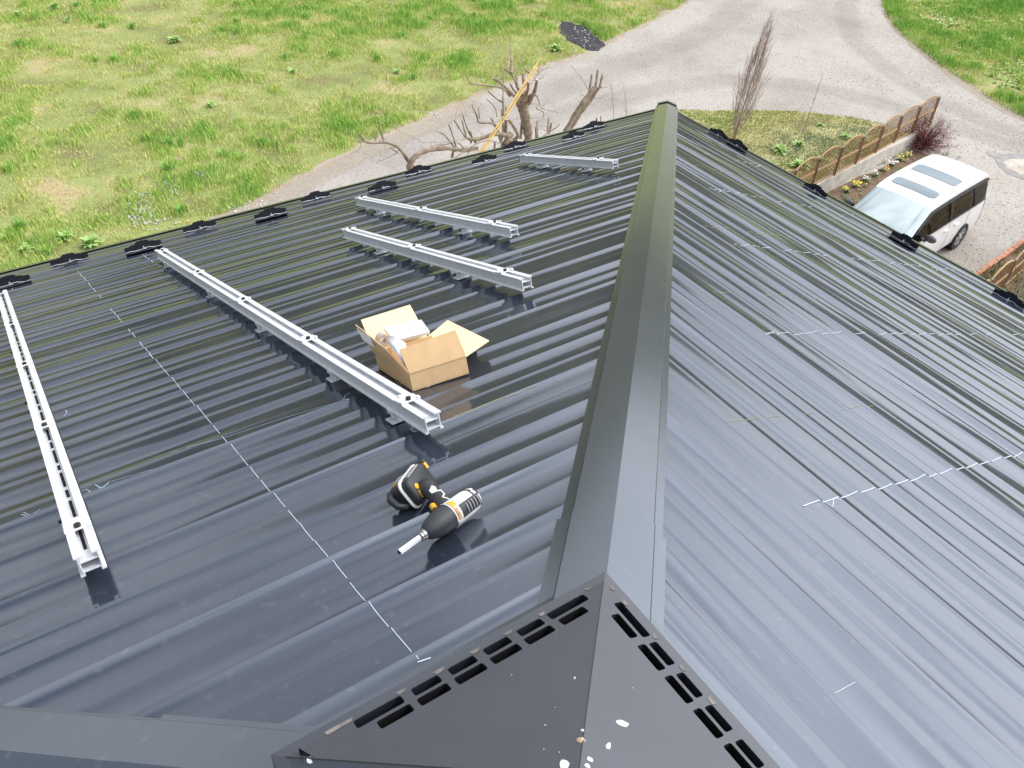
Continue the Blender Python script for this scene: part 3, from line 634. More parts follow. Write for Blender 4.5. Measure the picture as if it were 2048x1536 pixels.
for a, b in (((.270, .846), (.285, .846)), ((.285, .846), (.284, .828)), ((.284, .828), (.272, .815)), ((.272, .815), (.283, .806)), ((.283, .806), (.279, .79))):
    lg.tube([hpt(*a), hpt(*b)], .002, 5)
lg.build('white_trim', MT['cream'], hd)
tg = MB(); tg.tube([dp(.243, .806, .034), dp(.246, .822, .036)], .0085, 10); tg.build('trigger', MT['yellow'], dr, True, 40)
tg = MB(); tg.tube([dp(.252, .826, .036), dp(.24, .80, .036)], .0045, 8); tg.build('trigger_guard', MT['rubber'], dr, True)
# battery foot: rounded block standing on its side
def rblock(c, ex, ey, ez, dx, dy, dz, r, name, m, parent, n=5):
    P = []
    for sx, sy, a0 in ((1, 1, 0), (-1, 1, 90), (-1, -1, 180), (1, -1, 270)):
        for i in range(n + 1): a = math.radians(a0 + 90 * i / n); P.append((sx * (dx / 2 - r) + r * math.cos(a), sy * (dy / 2 - r) + r * math.sin(a)))
    k = len(P); V = []; F = []; lv = [(-dz / 2, .86), (-dz / 2 + .004, .97), (-dz / 2 + .008, 1), (dz / 2 - .008, 1), (dz / 2 - .004, .97), (dz / 2, .86)]
    for z, s_ in lv:
        for p in P: V.append(c + ex * p[0] * s_ + ey * p[1] * s_ + ez * z)
    for i in range(len(lv) - 1):
        for j in range(k): F.append((i * k + j, i * k + (j + 1) % k, (i + 1) * k + (j + 1) % k, (i + 1) * k + j))
    F += [tuple(reversed(range(k))), tuple((len(lv) - 1) * k + j for j in range(k))]
    return MB().add(V, F).build(name, m, parent, True, 50)
bex = (dp(.315, .97, .03) - dp(.228, .90, .03)).normalized(); bey = nL.cross(bex).normalized(); bc = dp(.268, .928, .040)
nT = (nL * math.cos(.5) + bey * math.sin(.5)).normalized(); bT = (bey * math.cos(.5) - nL * math.sin(.5)).normalized()
rblock(bc, bex, nT, bT, .108, .074, .030, .018, 'battery_foot', MT['rubber'], dr)
rblock(bc + bT * .012, bex, nT, bT, .117, .083, .013, .021, 'foot_rim', MT['cream'], dr)
rblock(bc + bT * .034, bex, nT, bT, .100, .068, .044, .016, 'battery_pack', MT['rubber'], dr)
fr = -bT; pc = bc + fr * .0155
bt = MB(); bt.tube([pc - bex * .034 + nT * .008, pc - bex * .034 + nT * .008 + fr * .003], .0075, 12); bt.box(pc - bex * .034 - nT * .014 + fr * .001, (.015, .019, .005), Matrix((bex, nT, fr)).transposed()); bt.build('mode_button', MT['yellow'], dr)
bt = MB(); bt.box(pc - bex * .034 - nT * .003 + fr * .001, (.009, .004, .003), Matrix((bex, nT, fr)).transposed()); bt.build('display', MT['greyp'], dr)
bt = MB(); bt.box(bc + nT * .036 + bex * .0 + bT * .0, (.062, .022, .006), Matrix((bex, bT, nT)).transposed()); bt.build('name_plate', MT['greyp'], dr)
bt = MB(); bt.box(bc + bT * .032 + nT * .034 - bex * .010, (.042, .026, .006), Matrix((bex, bT, nT)).transposed()); lt = bt.build('battery_latch', MT['yellow'], dr)
bt = MB(); bt.box(bc + bT * .032 + nT * .0375 - bex * .010, (.034, .020, .004), Matrix((bex, bT, nT)).transposed()); bt.build('latch_pad', MT['greyp'], lt)
bt = MB(); bt.tube([bc + bex * .058 + nT * .022 + bT * -.005, bc + bex * .058 + nT * .036 - bT * .005], .010, 12); bt.build('end_knob', MT['rubber'], dr, True, 50)
bt = MB(); bt.box(bc + bex * .050 - bT * .008 + nT * .020, (.010, .018, .016), Matrix((bex, bT, nT)).transposed()); bt.build('side_accent', MT['yellow'], dr)
bt = MB(); P = [bc - bex * .040 + bT * .056 + nT * .022, bc - bex * .062 + bT * .050 + nT * .016, bc - bex * .072 + bT * .036 - nT * .004, bc - bex * .062 + bT * .02 - nT * .02]; bt.tube(P, [.011, .010, .009, .006], 8); bt.build('belt_hook', MT['rubber'], dr, True)
# ------------------------------------------------------------------ ground
def W2(pts): return [tuple(G(*p)[:2]) for p in pts]
def inpoly(X, Y, P):
    r = np.zeros(len(X), bool); n = len(P)
    for i in range(n):
        x0, y0 = P[i]; x1, y1 = P[(i + 1) % n]
        c = ((y0 > Y) != (y1 > Y)); 
        with np.errstate(divide='ignore', invalid='ignore'): xi = (x1 - x0) * (Y - y0) / (y1 - y0 + 1e-12) + x0
        r ^= c & (X < xi)
    return r
def rough_poly(P, step=.35, amp=.08, seed=0, jag=None):
    r = random.Random(seed); out = []; n = len(P)
    for i in range(n):
        a = np.array(P[i]); b = np.array(P[(i + 1) % n]); d = b - a; l = np.linalg.norm(d); k = max(1, int(l / step)); nn = np.array([-d[1], d[0]]) / (l + 1e-9)
        if l > 60: k = 1
        for j in range(k):
            q = a + d * j / k; e = r.gauss(0, amp) if (jag is None or jag(q)) else 0; out.append(tuple(q + nn * e))
    return out
def smooth_poly(P, it=2):
    for _ in range(it):
        Q = []; n = len(P)
        for i in range(n):
            a = np.array(P[i]); b = np.array(P[(i + 1) % n])
            Q += [tuple(a * .75 + b * .25), tuple(a * .25 + b * .75)] if np.linalg.norm(b - a) < 60 else [tuple(a), tuple(b)]
        P = Q
    return P
def sheet(name, P, z, m, kind='structure'):
    me = bpy.data.meshes.new(name); bm = bmesh.new(); vs = [bm.verts.new((x, y, z)) for x, y in P]; f = bm.faces.new(vs); f.normal_update()
    if f.normal.z < 0: f.normal_flip()
    bmesh.ops.triangulate(bm, faces=[f]); bm.to_mesh(me); bm.free(); me.materials.append(m); o = bpy.data.objects.new(name, me); COL.objects.link(o); o['kind'] = kind; return o
road_ul = [(250, 520), (380, 462), (490, 418), (560, 384), (650, 334), (718, 296), (787, 269), (855, 241), (941, 200), (1020, 170), (1095, 132), (1163, 115), (1214, 88), (1293, 50), (1373, 11), (1430, -35), (1490, -110), (1530, -200)]
road_ur = [(1725, -200), (1735, -110), (1748, -30), (1755, 0), (1771, 44), (1811, 84), (1848, 113), (1884, 142), (1921, 164), (1976, 204), (2048, 241), (2150, 290), (2300, 350), (2500, 420)]
RD = W2(road_ul) + W2(road_ur[:-1]) + [(38, 9), (30, 2), (27, -5), (6, -6), (6, 5.5), (-8, 6), (-12, 18)]
RD = smooth_poly(RD, 1)
MARG = []
def offset(P, d):
    c = []; n = len(P)
    for i in range(n):
        a = np.array(P[i - 1]); b = np.array(P[(i + 1) % n]); t = b - a; t = t / (np.linalg.norm(t) + 1e-9); c.append(tuple(np.array(P[i]) + np.array([-t[1], t[0]]) * d))
    return c
area = sum(RD[i][0] * RD[(i + 1) % len(RD)][1] - RD[(i + 1) % len(RD)][0] * RD[i][1] for i in range(len(RD)))
sg_ = -1 if area > 0 else 1
ISL = W2([(1340, 226), (1358, 219), (1400, 221), (1446, 223), (1519, 221), (1629, 226), (1720, 237), (1767, 248), (1805, 262), (1835, 268)]) + [tuple(p) for p in [(22.7, 12.45), (22.1, 12.22), (20.6, 12.0), (18.0, 11.75), (14.5, 11.3), (11.0, 10.8)]] + [(9.5, 12), (10.5, 16.5)]
ISL = smooth_poly(ISL, 1)
BED = [(15, 11.25), (18.0, 11.68), (20.7, 11.9), (22.3, 12.15), (22.5, 11.7), (21.9, 11.05), (21.2, 10.95), (19.5, 10.72), (18.0, 10.5), (16.5, 10.3), (15, 10.1)]
BED2 = W2([(1950, 553), (1999, 519), (2048, 483), (2110, 440), (2180, 390)]) + [(30, 8), (30, -2), (12, -2), (14, 5.0)]
Gm = multinoise('grass_ground', [(.30, (.22, .18, .10)), (.40, (.24, .28, .09)), (.54, (.32, .38, .12)), (.64, (.46, .41, .2)), (.77, (.46, .36, .2))], .55, famt=.35, fscale=22, detail=12)
Ggrav = multinoise('gravel', [(.28, (.35, .31, .26)), (.44, (.42, .385, .335)), (.60, (.485, .45, .40)), (.8, (.44, .39, .325))], .35, famt=.34, fscale=20, detail=12, bump=.6, bscale=26, bdist=.025, dist=.2)
Gmar = multinoise('sandy_margin', [(.3, (.36, .29, .2)), (.5, (.44, .37, .28)), (.7, (.5, .44, .35))], 1.2, famt=.35, fscale=30)
sheet('ground', [(-500, -500), (500, -500), (500, 500), (-500, 500)], GZ - .012, Gm)
sheet('road_margin', rough_poly(offset(RD, .24 * sg_), .35, .10, 1), GZ - .006, Gmar)
sheet('road', rough_poly(RD, .3, .06, 2), GZ, Ggrav)
def fademat(name, col, thr=.5, sc=3.2, soft=.25, amt=1.):
    m = mat(name, col, .9, var=.15, vscale=20); t = m.node_tree; b = t.nodes['Principled BSDF']; c = t.nodes.new('ShaderNodeTexCoord'); n = t.nodes.new('ShaderNodeTexNoise'); n.inputs['Scale'].default_value = sc; n.inputs['Detail'].default_value = 8; n.inputs['Roughness'].default_value = .7
    a = t.nodes.new('ShaderNodeAttribute'); a.attribute_name = 'edge'; u_ = t.nodes.new('ShaderNodeMath'); u_.operation = 'ADD'; r = t.nodes.new('ShaderNodeMapRange'); r.inputs[1].default_value = 1 + thr - soft; r.inputs[2].default_value = 1 + thr + soft; r.inputs[4].default_value = amt
    t.links.new(c.outputs['Object'], n.inputs['Vector']); t.links.new(n.outputs['Fac'], u_.inputs[0]); t.links.new(a.outputs['Fac'], u_.inputs[1]); t.links.new(u_.outputs[0], r.inputs[0]); t.links.new(r.outputs[0], b.inputs['Alpha']); return m
def band(name, pts, w_, z, m):
    P = [np.array(p) for p in pts]
    for _ in range(3):
        Q = [P[0]]
        for a, b in zip(P[:-1], P[1:]): Q += [a * .75 + b * .25, a * .25 + b * .75]
        P = Q + [P[-1]]
    V = []; E = []
    for i, p in enumerate(P):
        t = P[min(i + 1, len(P) - 1)] - P[max(i - 1, 0)]; t = t / np.linalg.norm(t); nn = np.array([-t[1], t[0]])
        for k, e in ((-1, 0), (-.35, 1), (.35, 1), (1, 0)): q = p + nn * w_ / 2 * k; V.append((q[0], q[1], z)); E.append(e)
    F = [(4 * i + k, 4 * i + k + 1, 4 * i + k + 5, 4 * i + k + 4) for i in range(len(P) - 1) for k in range(3)]
    o = mesh(name, V, F, m); a = o.data.attributes.new('edge', 'FLOAT', 'POINT'); a.data.foreach_set('value', np.array(E, dtype=np.float32)); o['kind'] = 'structure'; return o
trk = fademat('tyre_track', (.34, .31, .28), .5, 1.3, .6, .34); tan = fademat('sandy_shoulder', (.49, .42, .32), .40, 1.8, .45, .85)
for i, (pts, w_) in enumerate([([(760, 330), (900, 262), (1080, 190), (1250, 130), (1400, 75), (1500, 0), (1540, -60)], 2.2), ([(1000, 262), (1180, 215), (1330, 172), (1470, 158), (1620, 170), (1760, 205), (1900, 250), (2048, 300)], 1.8), ([(1700, -40), (1690, 60), (1760, 130), (1850, 190), (1990, 250), (2100, 300)], 1.5)]):
    band('tyre_track', [G(*p)[:2] for p in pts], w_, GZ + .003 + .0008 * i, trk)
band('sandy_shoulder', [G(*p)[:2] for p in [(430, 452), (510, 418), (580, 385), (665, 340), (730, 305), (800, 275), (870, 246), (960, 205)]], 1.15, GZ + .008, tan)
band('sandy_shoulder', [G(*p)[:2] for p in [(1775, 20), (1800, 62), (1850, 105), (1905, 148), (1960, 190), (2048, 238), (2120, 270)]], .9, GZ + .009, tan)
Gisl = multinoise('island_turf', [(.3, (.26, .2, .12)), (.45, (.38, .37, .15)), (.58, (.5, .45, .22)), (.72, (.36, .4, .2))], .9, famt=.35, fscale=26)
sheet('island_turf', rough_poly(ISL, .3, .05, 3), GZ + .010, Gisl)
sheet('flower_bed', rough_poly(BED, .3, .03, 4), GZ + .016, MT['soil'])
sheet('garden_bed', BED2, GZ + .016, MT['soil'])
ASH = [tuple(G(*p)[:2]) for p in [(1112, 52), (1128, 40), (1150, 46), (1172, 55), (1185, 68), (1200, 78), (1212, 88), (1200, 99), (1175, 102), (1155, 90), (1140, 84), (1128, 70)]]
sheet('ash_patch', rough_poly(smooth_poly(ASH, 1), .15, .06, 5), GZ + .006, MT['ash'])
PUD = [tuple(G(*p)[:2]) for p in [(2003, 325), (2016, 318), (2048, 316), (2090, 322), (2100, 345), (2060, 356), (2030, 344)]]
sheet('puddle', rough_poly(smooth_poly(PUD, 2), .1, .02, 6), GZ + .004, multinoise('wet_gravel', [(.35, (.42, .36, .28)), (.6, (.56, .5, .42))], 2, famt=.15, rough=.35))
WET = [tuple(G(*p)[:2]) for p in [(1975, 300), (2000, 308), (2048, 308), (2060, 312), (2048, 316), (2016, 318), (2003, 324), (2014, 338), (2048, 352), (2048, 360), (2010, 345), (1996, 330), (1990, 318), (1972, 306)]]
sheet('damp_edge', rough_poly(WET, .1, .02, 7), GZ + .008, MT['ash'] if False else multinoise('damp_grit', [(.35, (.30, .285, .27)), (.6, (.42, .4, .38))], 5, famt=.4))
# fields beyond and the wooded hills around the valley
V = []; F = []; na, nr_ = 160, 14; r0, r1 = 120, 420
def hillh(a, f):
    h = 13 + 5 * math.sin(a * 2 + 1) + 4 * math.sin(a * 5 + 2) + 2.2 * math.sin(a * 11 + .5) + 1.5 * math.sin(a * 23)
    return max(0, h * 1.35 * (f ** .8) * 1.35)
for i in range(na):
    a = 2 * math.pi * i / na
    for j in range(nr_ + 1):
        f = j / nr_; rr = r0 + (r1 - r0) * f ** 1.3 + 12 * math.sin(a * 3); az = abs((a - math.radians(120) + math.pi) % (2 * math.pi) - math.pi); g_ = 1 / (1 + math.exp((az - math.radians(88)) * 7)); V.append((rr * math.cos(a), rr * math.sin(a), GZ - .5 + hillh(a, f) * (.7 + 2.3 * g_) + (NR.rand() * 3.0 if 0 < j else 0)))
for i in range(na):
    for j in range(nr_):
        p = i * (nr_ + 1) + j; q = ((i + 1) % na) * (nr_ + 1) + j; F.append((p, p + 1, q + 1, q))
tag(mesh('hills', V, F, multinoise('woodland', [(.3, (.07, .08, .035)), (.5, (.13, .13, .06)), (.65, (.19, .17, .09)), (.8, (.17, .2, .06))], .12, famt=.5, fscale=.8, bump=0), None, False), kind='structure')
# ------------------------------------------------------------------ blades of grass (numpy)
def vnoise(X, Y, sc, seed):
    r = np.random.RandomState(seed); T = r.rand(64, 64); x = X * sc + 1000; y = Y * sc + 1000; xi = np.floor(x).astype(int); yi = np.floor(y).astype(int); fx = x - xi; fy = y - yi
    fx = fx * fx * (3 - 2 * fx); fy = fy * fy * (3 - 2 * fy)
    g = lambda a, b: T[a % 64, b % 64]
    return (g(xi, yi) * (1 - fx) + g(xi + 1, yi) * fx) * (1 - fy) + (g(xi, yi + 1) * (1 - fx) + g(xi + 1, yi + 1) * fx) * fy
def fbm(X, Y, sc, seed, o=3): return sum(vnoise(X, Y, sc * 2 ** i, seed + i) * .5 ** i for i in range(o)) / sum(.5 ** i for i in range(o))
def proj(X, Y, Z):
    q = RM @ (np.stack([X, Y, Z]) - CAM[:, None]); return q[0] / q[2] * FPX + 1024, q[1] / q[2] * FPX + 768, q[2]
def blades(name, X, Y, H, WD, tint, label, cat='grass', lean=.45, z0=GZ - .01, nseg=2):
    N = len(X); A = NR.rand(N) * 6.283; B = A + np.pi / 2 + NR.randn(N) * .5; ln = H * lean * (.3 + NR.rand(N))
    dx, dy = np.cos(A) * WD / 2, np.sin(A) * WD / 2; lx, ly = np.cos(B) * ln, np.sin(B) * ln
    V = np.zeros((N, 5, 3)); zb = np.full(N, z0)
    V[:, 0] = np.stack([X - dx, Y - dy, zb], 1); V[:, 1] = np.stack([X + dx, Y + dy, zb], 1)
    V[:, 2] = np.stack([X + dx * .8 + lx * .35, Y + dy * .8 + ly * .35, zb + H * .6], 1); V[:, 3] = np.stack([X - dx * .8 + lx * .35, Y - dy * .8 + ly * .35, zb + H * .6], 1)
    V[:, 4] = np.stack([X + lx, Y + ly, zb + H], 1)
    me = bpy.data.meshes.new(name); me.vertices.add(N * 5); me.vertices.foreach_set('co', V.ravel())
    me.loops.add(N * 7); me.polygons.add(N * 2); b = np.arange(N)[:, None] * 5
    me.loops.foreach_set('vertex_index', (b + np.array([0, 1, 2, 3, 3, 2, 4])).ravel()); ls = np.zeros((N, 2), int); ls[:, 0] = np.arange(N) * 7; ls[:, 1] = ls[:, 0] + 4
    me.polygons.foreach_set('loop_start', ls.ravel()); me.update(calc_edges=True)
    at = me.color_attributes.new('tint', 'FLOAT_COLOR', 'POINT'); c = np.ones((N, 5, 4)); c[:, :, :3] = tint[:, None, :]; at.data.foreach_set('color', c.ravel())
    me.materials.append(MT['grass']); o = bpy.data.objects.new(name, me); COL.objects.link(o); tag(o, label, cat, kind='stuff'); return o
def visible(X, Y, pad=60):
    u, v, d = proj(X, Y, np.full(len(X), GZ)); return (u > -pad) & (u < 2048 + pad) & (v > -pad) & (v < 700)
def field(n, pal, exclude, include=None, seed=1, box=(-6, 48, 10, 50), dens=None):
    X = box[0] + NR.rand(n) * (box[1] - box[0]); Y = box[2] + NR.rand(n) * (box[3] - box[2]); k = visible(X, Y); X, Y = X[k], Y[k]
    k = np.ones(len(X), bool)
    for P in exclude: k &= ~inpoly(X, Y, P)
    if include is not None: k &= inpoly(X, Y, include)
    return X[k], Y[k]
def mixpal(t, cols):
    t = np.clip(t, 0, .999) * (len(cols) - 1); i = t.astype(int); f = (t - i)[:, None]; C = np.array(cols); return C[i] * (1 - f) + C[i + 1] * f
def tuftify(X, Y, keep, sc, seed): pass
X, Y = field(1900000, None, [offset(RD, .15 * sg_), ISL, ASH], box=(-6, 60, 3, 50))
g1 = fbm(X, Y, .42, 21); g2 = fbm(X, Y, 1.5, 33, 2); g3 = fbm(X, Y, 3.3, 45, 2)
rightness = np.clip((X - Y) / 10, -1, 1) * .03
u_, v_, d_ = proj(X, Y, np.full(len(X), GZ))
near = np.clip((v_ - 330) / 180, 0, 1) * np.clip((600 - u_) / 300, 0, 1)          # dry strip by the eave
dryspot = np.exp(-(((u_ - 130) / 170) ** 2 + ((v_ - 115) / 75) ** 2)) + .8 * np.exp(-(((u_ - 420) / 200) ** 2 + ((v_ - 40) / 40) ** 2))
lush = g1 * .50 + g2 * .38 + g3 * .22 + rightness - .12 * near - .11 * dryspot + .05
keep = NR.rand(len(X)) < np.clip((lush - .33) * 3.2, .22, 1) * np.clip(.42 + g3, 0, 1); X, Y, lush, g3, g2 = X[keep], Y[keep], lush[keep], g3[keep], g2[keep]
N = len(X); H = (.045 + np.clip(lush - .45, 0, .4) * .48) * (.55 + .8 * NR.rand(N)); Wd = .011 + .012 * NR.rand(N)
tnt = mixpal((lush - .40) * 2.5 + NR.randn(N) * .13, [(.70, .52, .30), (.66, .60, .26), (.53, .63, .17), (.38, .57, .12), (.26, .48, .09)]) * (.8 + .4 * NR.rand(N))[:, None]
blades('field_grass', X, Y, H, Wd, tnt, 'rough green and straw coloured grass covering the field beyond the gravel road')
# tussocks
TX, TY = field(1700, None, [offset(RD, .3 * sg_), ISL, ASH], box=(-6, 60, 3, 50)); l2 = fbm(TX, TY, .42, 21) * .6 + fbm(TX, TY, 1.5, 33, 2) * .4
k = l2 + .1 * NR.rand(len(TX)) > .60; TX, TY = TX[k], TY[k]; per = 55
ang = NR.rand(len(TX) * per) * 6.283; rr = np.abs(NR.randn(len(ang))) * .13 * np.repeat(.6 + NR.rand(len(TX)), per); X = np.repeat(TX, per) + np.cos(ang) * rr; Y = np.repeat(TY, per) + np.sin(ang) * rr
k = ~inpoly(X, Y, offset(RD, .05 * sg_)); X, Y, rr = X[k], Y[k], rr[k]
hf = np.repeat(.7 + .6 * NR.rand(len(TX)), per)[k]; cv = np.repeat(NR.rand(len(TX)), per)[k]
blades('grass_tussock', X, Y, (.26 - rr * .5).clip(.06) * hf * (.7 + .5 * NR.rand(len(X))), .016 + .01 * NR.rand(len(X)), mixpal(cv * .8 + .2 * NR.rand(len(X)), [(.38, .58, .13), (.26, .50, .10), (.20, .42, .10)]) * (.8 + .4 * NR.rand(len(X)))[:, None], 'lush dark green tussocks scattered through the field grass', lean=.7)
# island turf
X, Y = field(160000, None, [BED], ISL, box=(8, 24, 9, 18)); g = fbm(X, Y, .8, 60); g2 = fbm(X, Y, 2.4, 70, 2); N = len(X)
k = NR.rand(N) < np.clip(g2 * 1.5, .2, 1); X, Y, g, g2 = X[k], Y[k], g[k], g2[k]; N = len(X)
u_, v_, d_ = proj(X, Y, np.full(N, GZ)); grey = np.exp(-(((u_ - 1600) / 90) ** 2 + ((v_ - 290) / 28) ** 2)) + np.exp(-(((u_ - 1720) / 60) ** 2 + ((v_ - 262) / 14) ** 2))
tn = mixpal(g * 1.4 - .2 + NR.randn(N) * .12, [(.56, .48, .26), (.52, .5, .2), (.37, .45, .13), (.28, .4, .11)]); gg = np.array([.26, .33, .24]); grey = np.clip(grey, 0, .85)[:, None]; tn = tn * (1 - grey) + gg * grey
blades('island_grass', X, Y, .03 + .06 * NR.rand(N) * g, .013 + .01 * NR.rand(N), tn, 'short yellow-green and silvery turf on the island beside the lattice fence', z0=GZ + .008)
# beds at the lower right
X, Y = field(60000, None, [], BED2, box=(12, 30, -2, 12)); g = fbm(X, Y, 1.5, 80); k = (g > .42); X, Y, g = X[k], Y[k], g[k]; N = len(X)
blades('garden_plants', X, Y, .05 + .16 * NR.rand(N) * g, .02 + .01 * NR.rand(N), mixpal(NR.rand(N), [(.3, .26, .12), (.14, .24, .06), (.2, .32, .1)]), 'low green plants between the brick edging and the second lattice fence', z0=GZ + .014, cat='plants')
# pebbles
def pebbles(name, X, Y, R_, m, label):
    N = len(X); V = np.zeros((N, 6, 3)); o = np.array([[1, 0, 0], [0, 1, 0], [-1, 0, 0], [0, -1, 0], [0, 0, 1], [0, 0, -1]])
    V = o[None] * R_[:, None, None] * (.6 + .7 * NR.rand(N, 6, 1)) + np.stack([X, Y, np.full(N, GZ + .004)], 1)[:, None, :]
    A = NR.rand(N) * 3
    me = bpy.data.meshes.new(name); F = np.array([[0, 1, 4], [1, 2, 4], [2, 3, 4], [3, 0, 4], [1, 0, 5], [2, 1, 5], [3, 2, 5], [0, 3, 5]])
    me.vertices.add(N * 6); me.vertices.foreach_set('co', V.ravel()); me.loops.add(N * 24); me.polygons.add(N * 8)
    me.loops.foreach_set('vertex_index', (np.arange(N)[:, None] * 6 + F.ravel()).ravel()); me.polygons.foreach_set('loop_start', np.arange(N * 8) * 3); me.update(calc_edges=True)
    me.materials.append(m); ob = bpy.data.objects.new(name, me); COL.objects.link(ob); tag(ob, label, 'stones', kind='stuff')
X, Y = field(90000, None, [ISL, BED, BED2], RD, box=(0, 45, 0, 40)); g = fbm(X, Y, .6, 91) + .25 * np.clip((18 - Y) / 8, 0, 1) * (X > 17); k = NR.rand(len(X)) < np.clip((g - .42) * 2, .03, 1); X, Y = X[k], Y[k]
k = NR.rand(len(X)) < .5
pebbles('gravel_stones', X[k], Y[k], .008 + .014 * NR.rand(k.sum()), mat('pale_pebble', (.62, .6, .57), .8, var=.2, vscale=2), 'pale loose pebbles scattered over the gravel road')
pebbles('grit', X[~k], Y[~k], .008 + .012 * NR.rand((~k).sum()), mat('grey_pebble', (.27, .26, .25), .8, var=.3, vscale=2), 'darker grey grit scattered over the gravel road')
P = []
for (u, v, su, sv, n) in [(285, 415, 14, 20, 110), (345, 375, 7, 9, 40), (300, 440, 30, 8, 70), (405, 352, 8, 6, 25), (500, 415, 45, 12, 90), (880, 235, 40, 10, 40), (1170, 70, 18, 14, 70)]:
    for _ in range(n): P.append(G(u + rnd.gauss(0, su), v + rnd.gauss(0, sv))[:2])
P = np.array(P); pebbles('white_stones', P[:, 0], P[:, 1], .018 + .035 * NR.rand(len(P)) ** 2, MT['stone'], 'heap of whitish stones showing through the grass by the left eave')
# ------------------------------------------------------------------ broad leaf weeds, flowers
def leafmb(mb, c, n, L_, Wl, r, up=.5):
    for i in range(n):
        a = r.uniform(0, 6.28); l = L_ * r.uniform(.5, 1.1); w_ = Wl * r.uniform(.7, 1.1); el = r.uniform(.15, 1.1) * up * 2; d = Vector((math.cos(a) * math.cos(el), math.sin(a) * math.cos(el), math.sin(el))); s_ = Vector((-math.sin(a), math.cos(a), 0))
        b = Vector(c) + Vector((r.gauss(0, .02), r.gauss(0, .02), 0)); m_ = b + d * l * .55 + Vector((0, 0, l * .05)); t = b + d * l + Vector((0, 0, -l * .18))
        mb.add([b - s_ * w_ * .15, b + s_ * w_ * .15, m_ + s_ * w_ * .5, m_ - s_ * w_ * .5, t], [(0, 1, 2, 3), (3, 2, 4)])
weeds = [((1560, 305), 1.5, 'big leafy green weed on the island turf, lowest left of its neighbours'), ((1598, 292), 1.2, 'leafy green weed on the island turf just left of the thin stake base'), ((1600, 335), 1.6, 'leafy green weed right beside the nearest lattice fence panel'), ((1640, 322), .9, 'small leafy weed squeezed against the fence behind its second panel'), ((1690, 277), 1.1, 'leafy weed behind the middle of the lattice fence'), ((1640, 252), .8, 'low leafy weed right of the thin stake'), ((1545, 330), .8, 'small leafy weed at the eave edge below the biggest weed'),
         ((180, 490), 1.6, 'broad-leaved weed at the left eave beneath the dry grass bank'), ((130, 478), 1.2, 'broad-leaved weed further left at the eave beside the bare soil'), ((50, 500), 1.0, 'small broad-leaved weed at the left picture edge by the eave'), ((110, 18), 1.6, 'large pale rosette weed near the top left corner'), ((40, 30), 1.3, 'rosette weed right at the top left corner'), ((135, 42), 1.0, 'rosette weed just under the large pale one at top left'), ((348, 83), 1.4, 'lone broad-leaved weed in the dry part of the field'), ((420, 212), 1.0, 'broad-leaved weed in the middle of the left field'), ((585, 145), 1.0, 'broad-leaved weed among dark tussocks left of centre'), ((795, 145), 1.0, 'broad-leaved weed in the field left of the pollarded tree'), ((1110, 100), 1.5, 'leafy weed next to the black ash patch')]
for i, ((u, v), s_, lab) in enumerate(weeds):
    p = G(u, v, .01); r = random.Random(100 + i); mb = MB()
    leafmb(mb, (0, 0, 0), int(34 * s_), .21 * s_, .07 * s_, r); o = mb.build('leafy_weed', MT['leaf'], None, loc=p); tag(o, lab, 'weed', 'broad-leaved weeds in the grass')
# weed carpet on the slope at top right
WX, WY = [], []
mb = MB(); r = random.Random(5)
for _ in range(900):
    u = r.uniform(1800, 2090); v = r.uniform(-30, 215)
    if v > (u - 1800) * .78 + 20: continue
    if r.random() < .25 and v > (u - 1800) * .5: continue
    p = G(u, v, -.01); leafmb(mb, p, 9, .17, .07, r)
tag(mb.build('weed_carpet', MT['leaf']), 'dense carpet of low leafy weeds in the top right corner', 'weeds', kind='stuff')
fl = [((1692, 384), 'fy', 'yellow flower clump nearest the van mirror'), ((1712, 374), 'fy', 'largest bright yellow flower clump in the bed'), ((1731, 362), 'fw', 'small cream flower clump third along the bed'), ((1750, 352), 'fw', 'white flower clump in the middle of the bed'), ((1766, 342), 'fo', 'orange flower clump in the bed beside the van roof'), ((1783, 331), 'fw', 'brightest white flower clump in the bed'), ((1802, 321), 'fy', 'yellow flower clump second from the red bush'), ((1814, 313), 'fy', 'yellow flower clump nearest the red bush')]
for i, ((u, v), c, lab) in enumerate(fl):
    p = G(u, v, .016); r = random.Random(i); e = empty('flower_clump', p, lab, 'flowers', 'flower clumps in the bed below the fence')
    mb = MB(); leafmb(mb, (0, 0, 0), 26, .13, .05, r); mb.build('leaves', MT['dleaf'], e)
    mb = MB(); big = 1.5 if i in (1, 5) else 1.0
    for _ in range(int(10 * big)):
        c0 = Vector((r.gauss(0, .055 * big), r.gauss(0, .055 * big), r.uniform(.08, .15))); n = 6; rr_ = .024 * big ** .5
        mb.add([c0 + Vector((rr_ * math.cos(k * 1.047) * (1 + .2 * (k % 2)), rr_ * math.sin(k * 1.047), .006 * (k % 2))) for k in range(n)] + [c0 + Vector((0, 0, .012))], [(k, (k + 1) % n, n) for k in range(n)])
    mb.build('petals', MT[c], e)
mb = MB(); r = random.Random(77)
for _ in range(90):
    f = r.random(); a = np.array([17.2, 11.0]) * (1 - f) + np.array([23.0, 11.6]) * f
    leafmb(mb, (a[0] + r.gauss(0, .1), a[1] + r.gauss(0, .16) - .1, GZ + .016), 7, .11, .03, r)
tag(mb.build('bed_ground_cover', MT['dleaf']), 'dull green ground cover growing along the flower bed by the van', 'plants', kind='stuff')
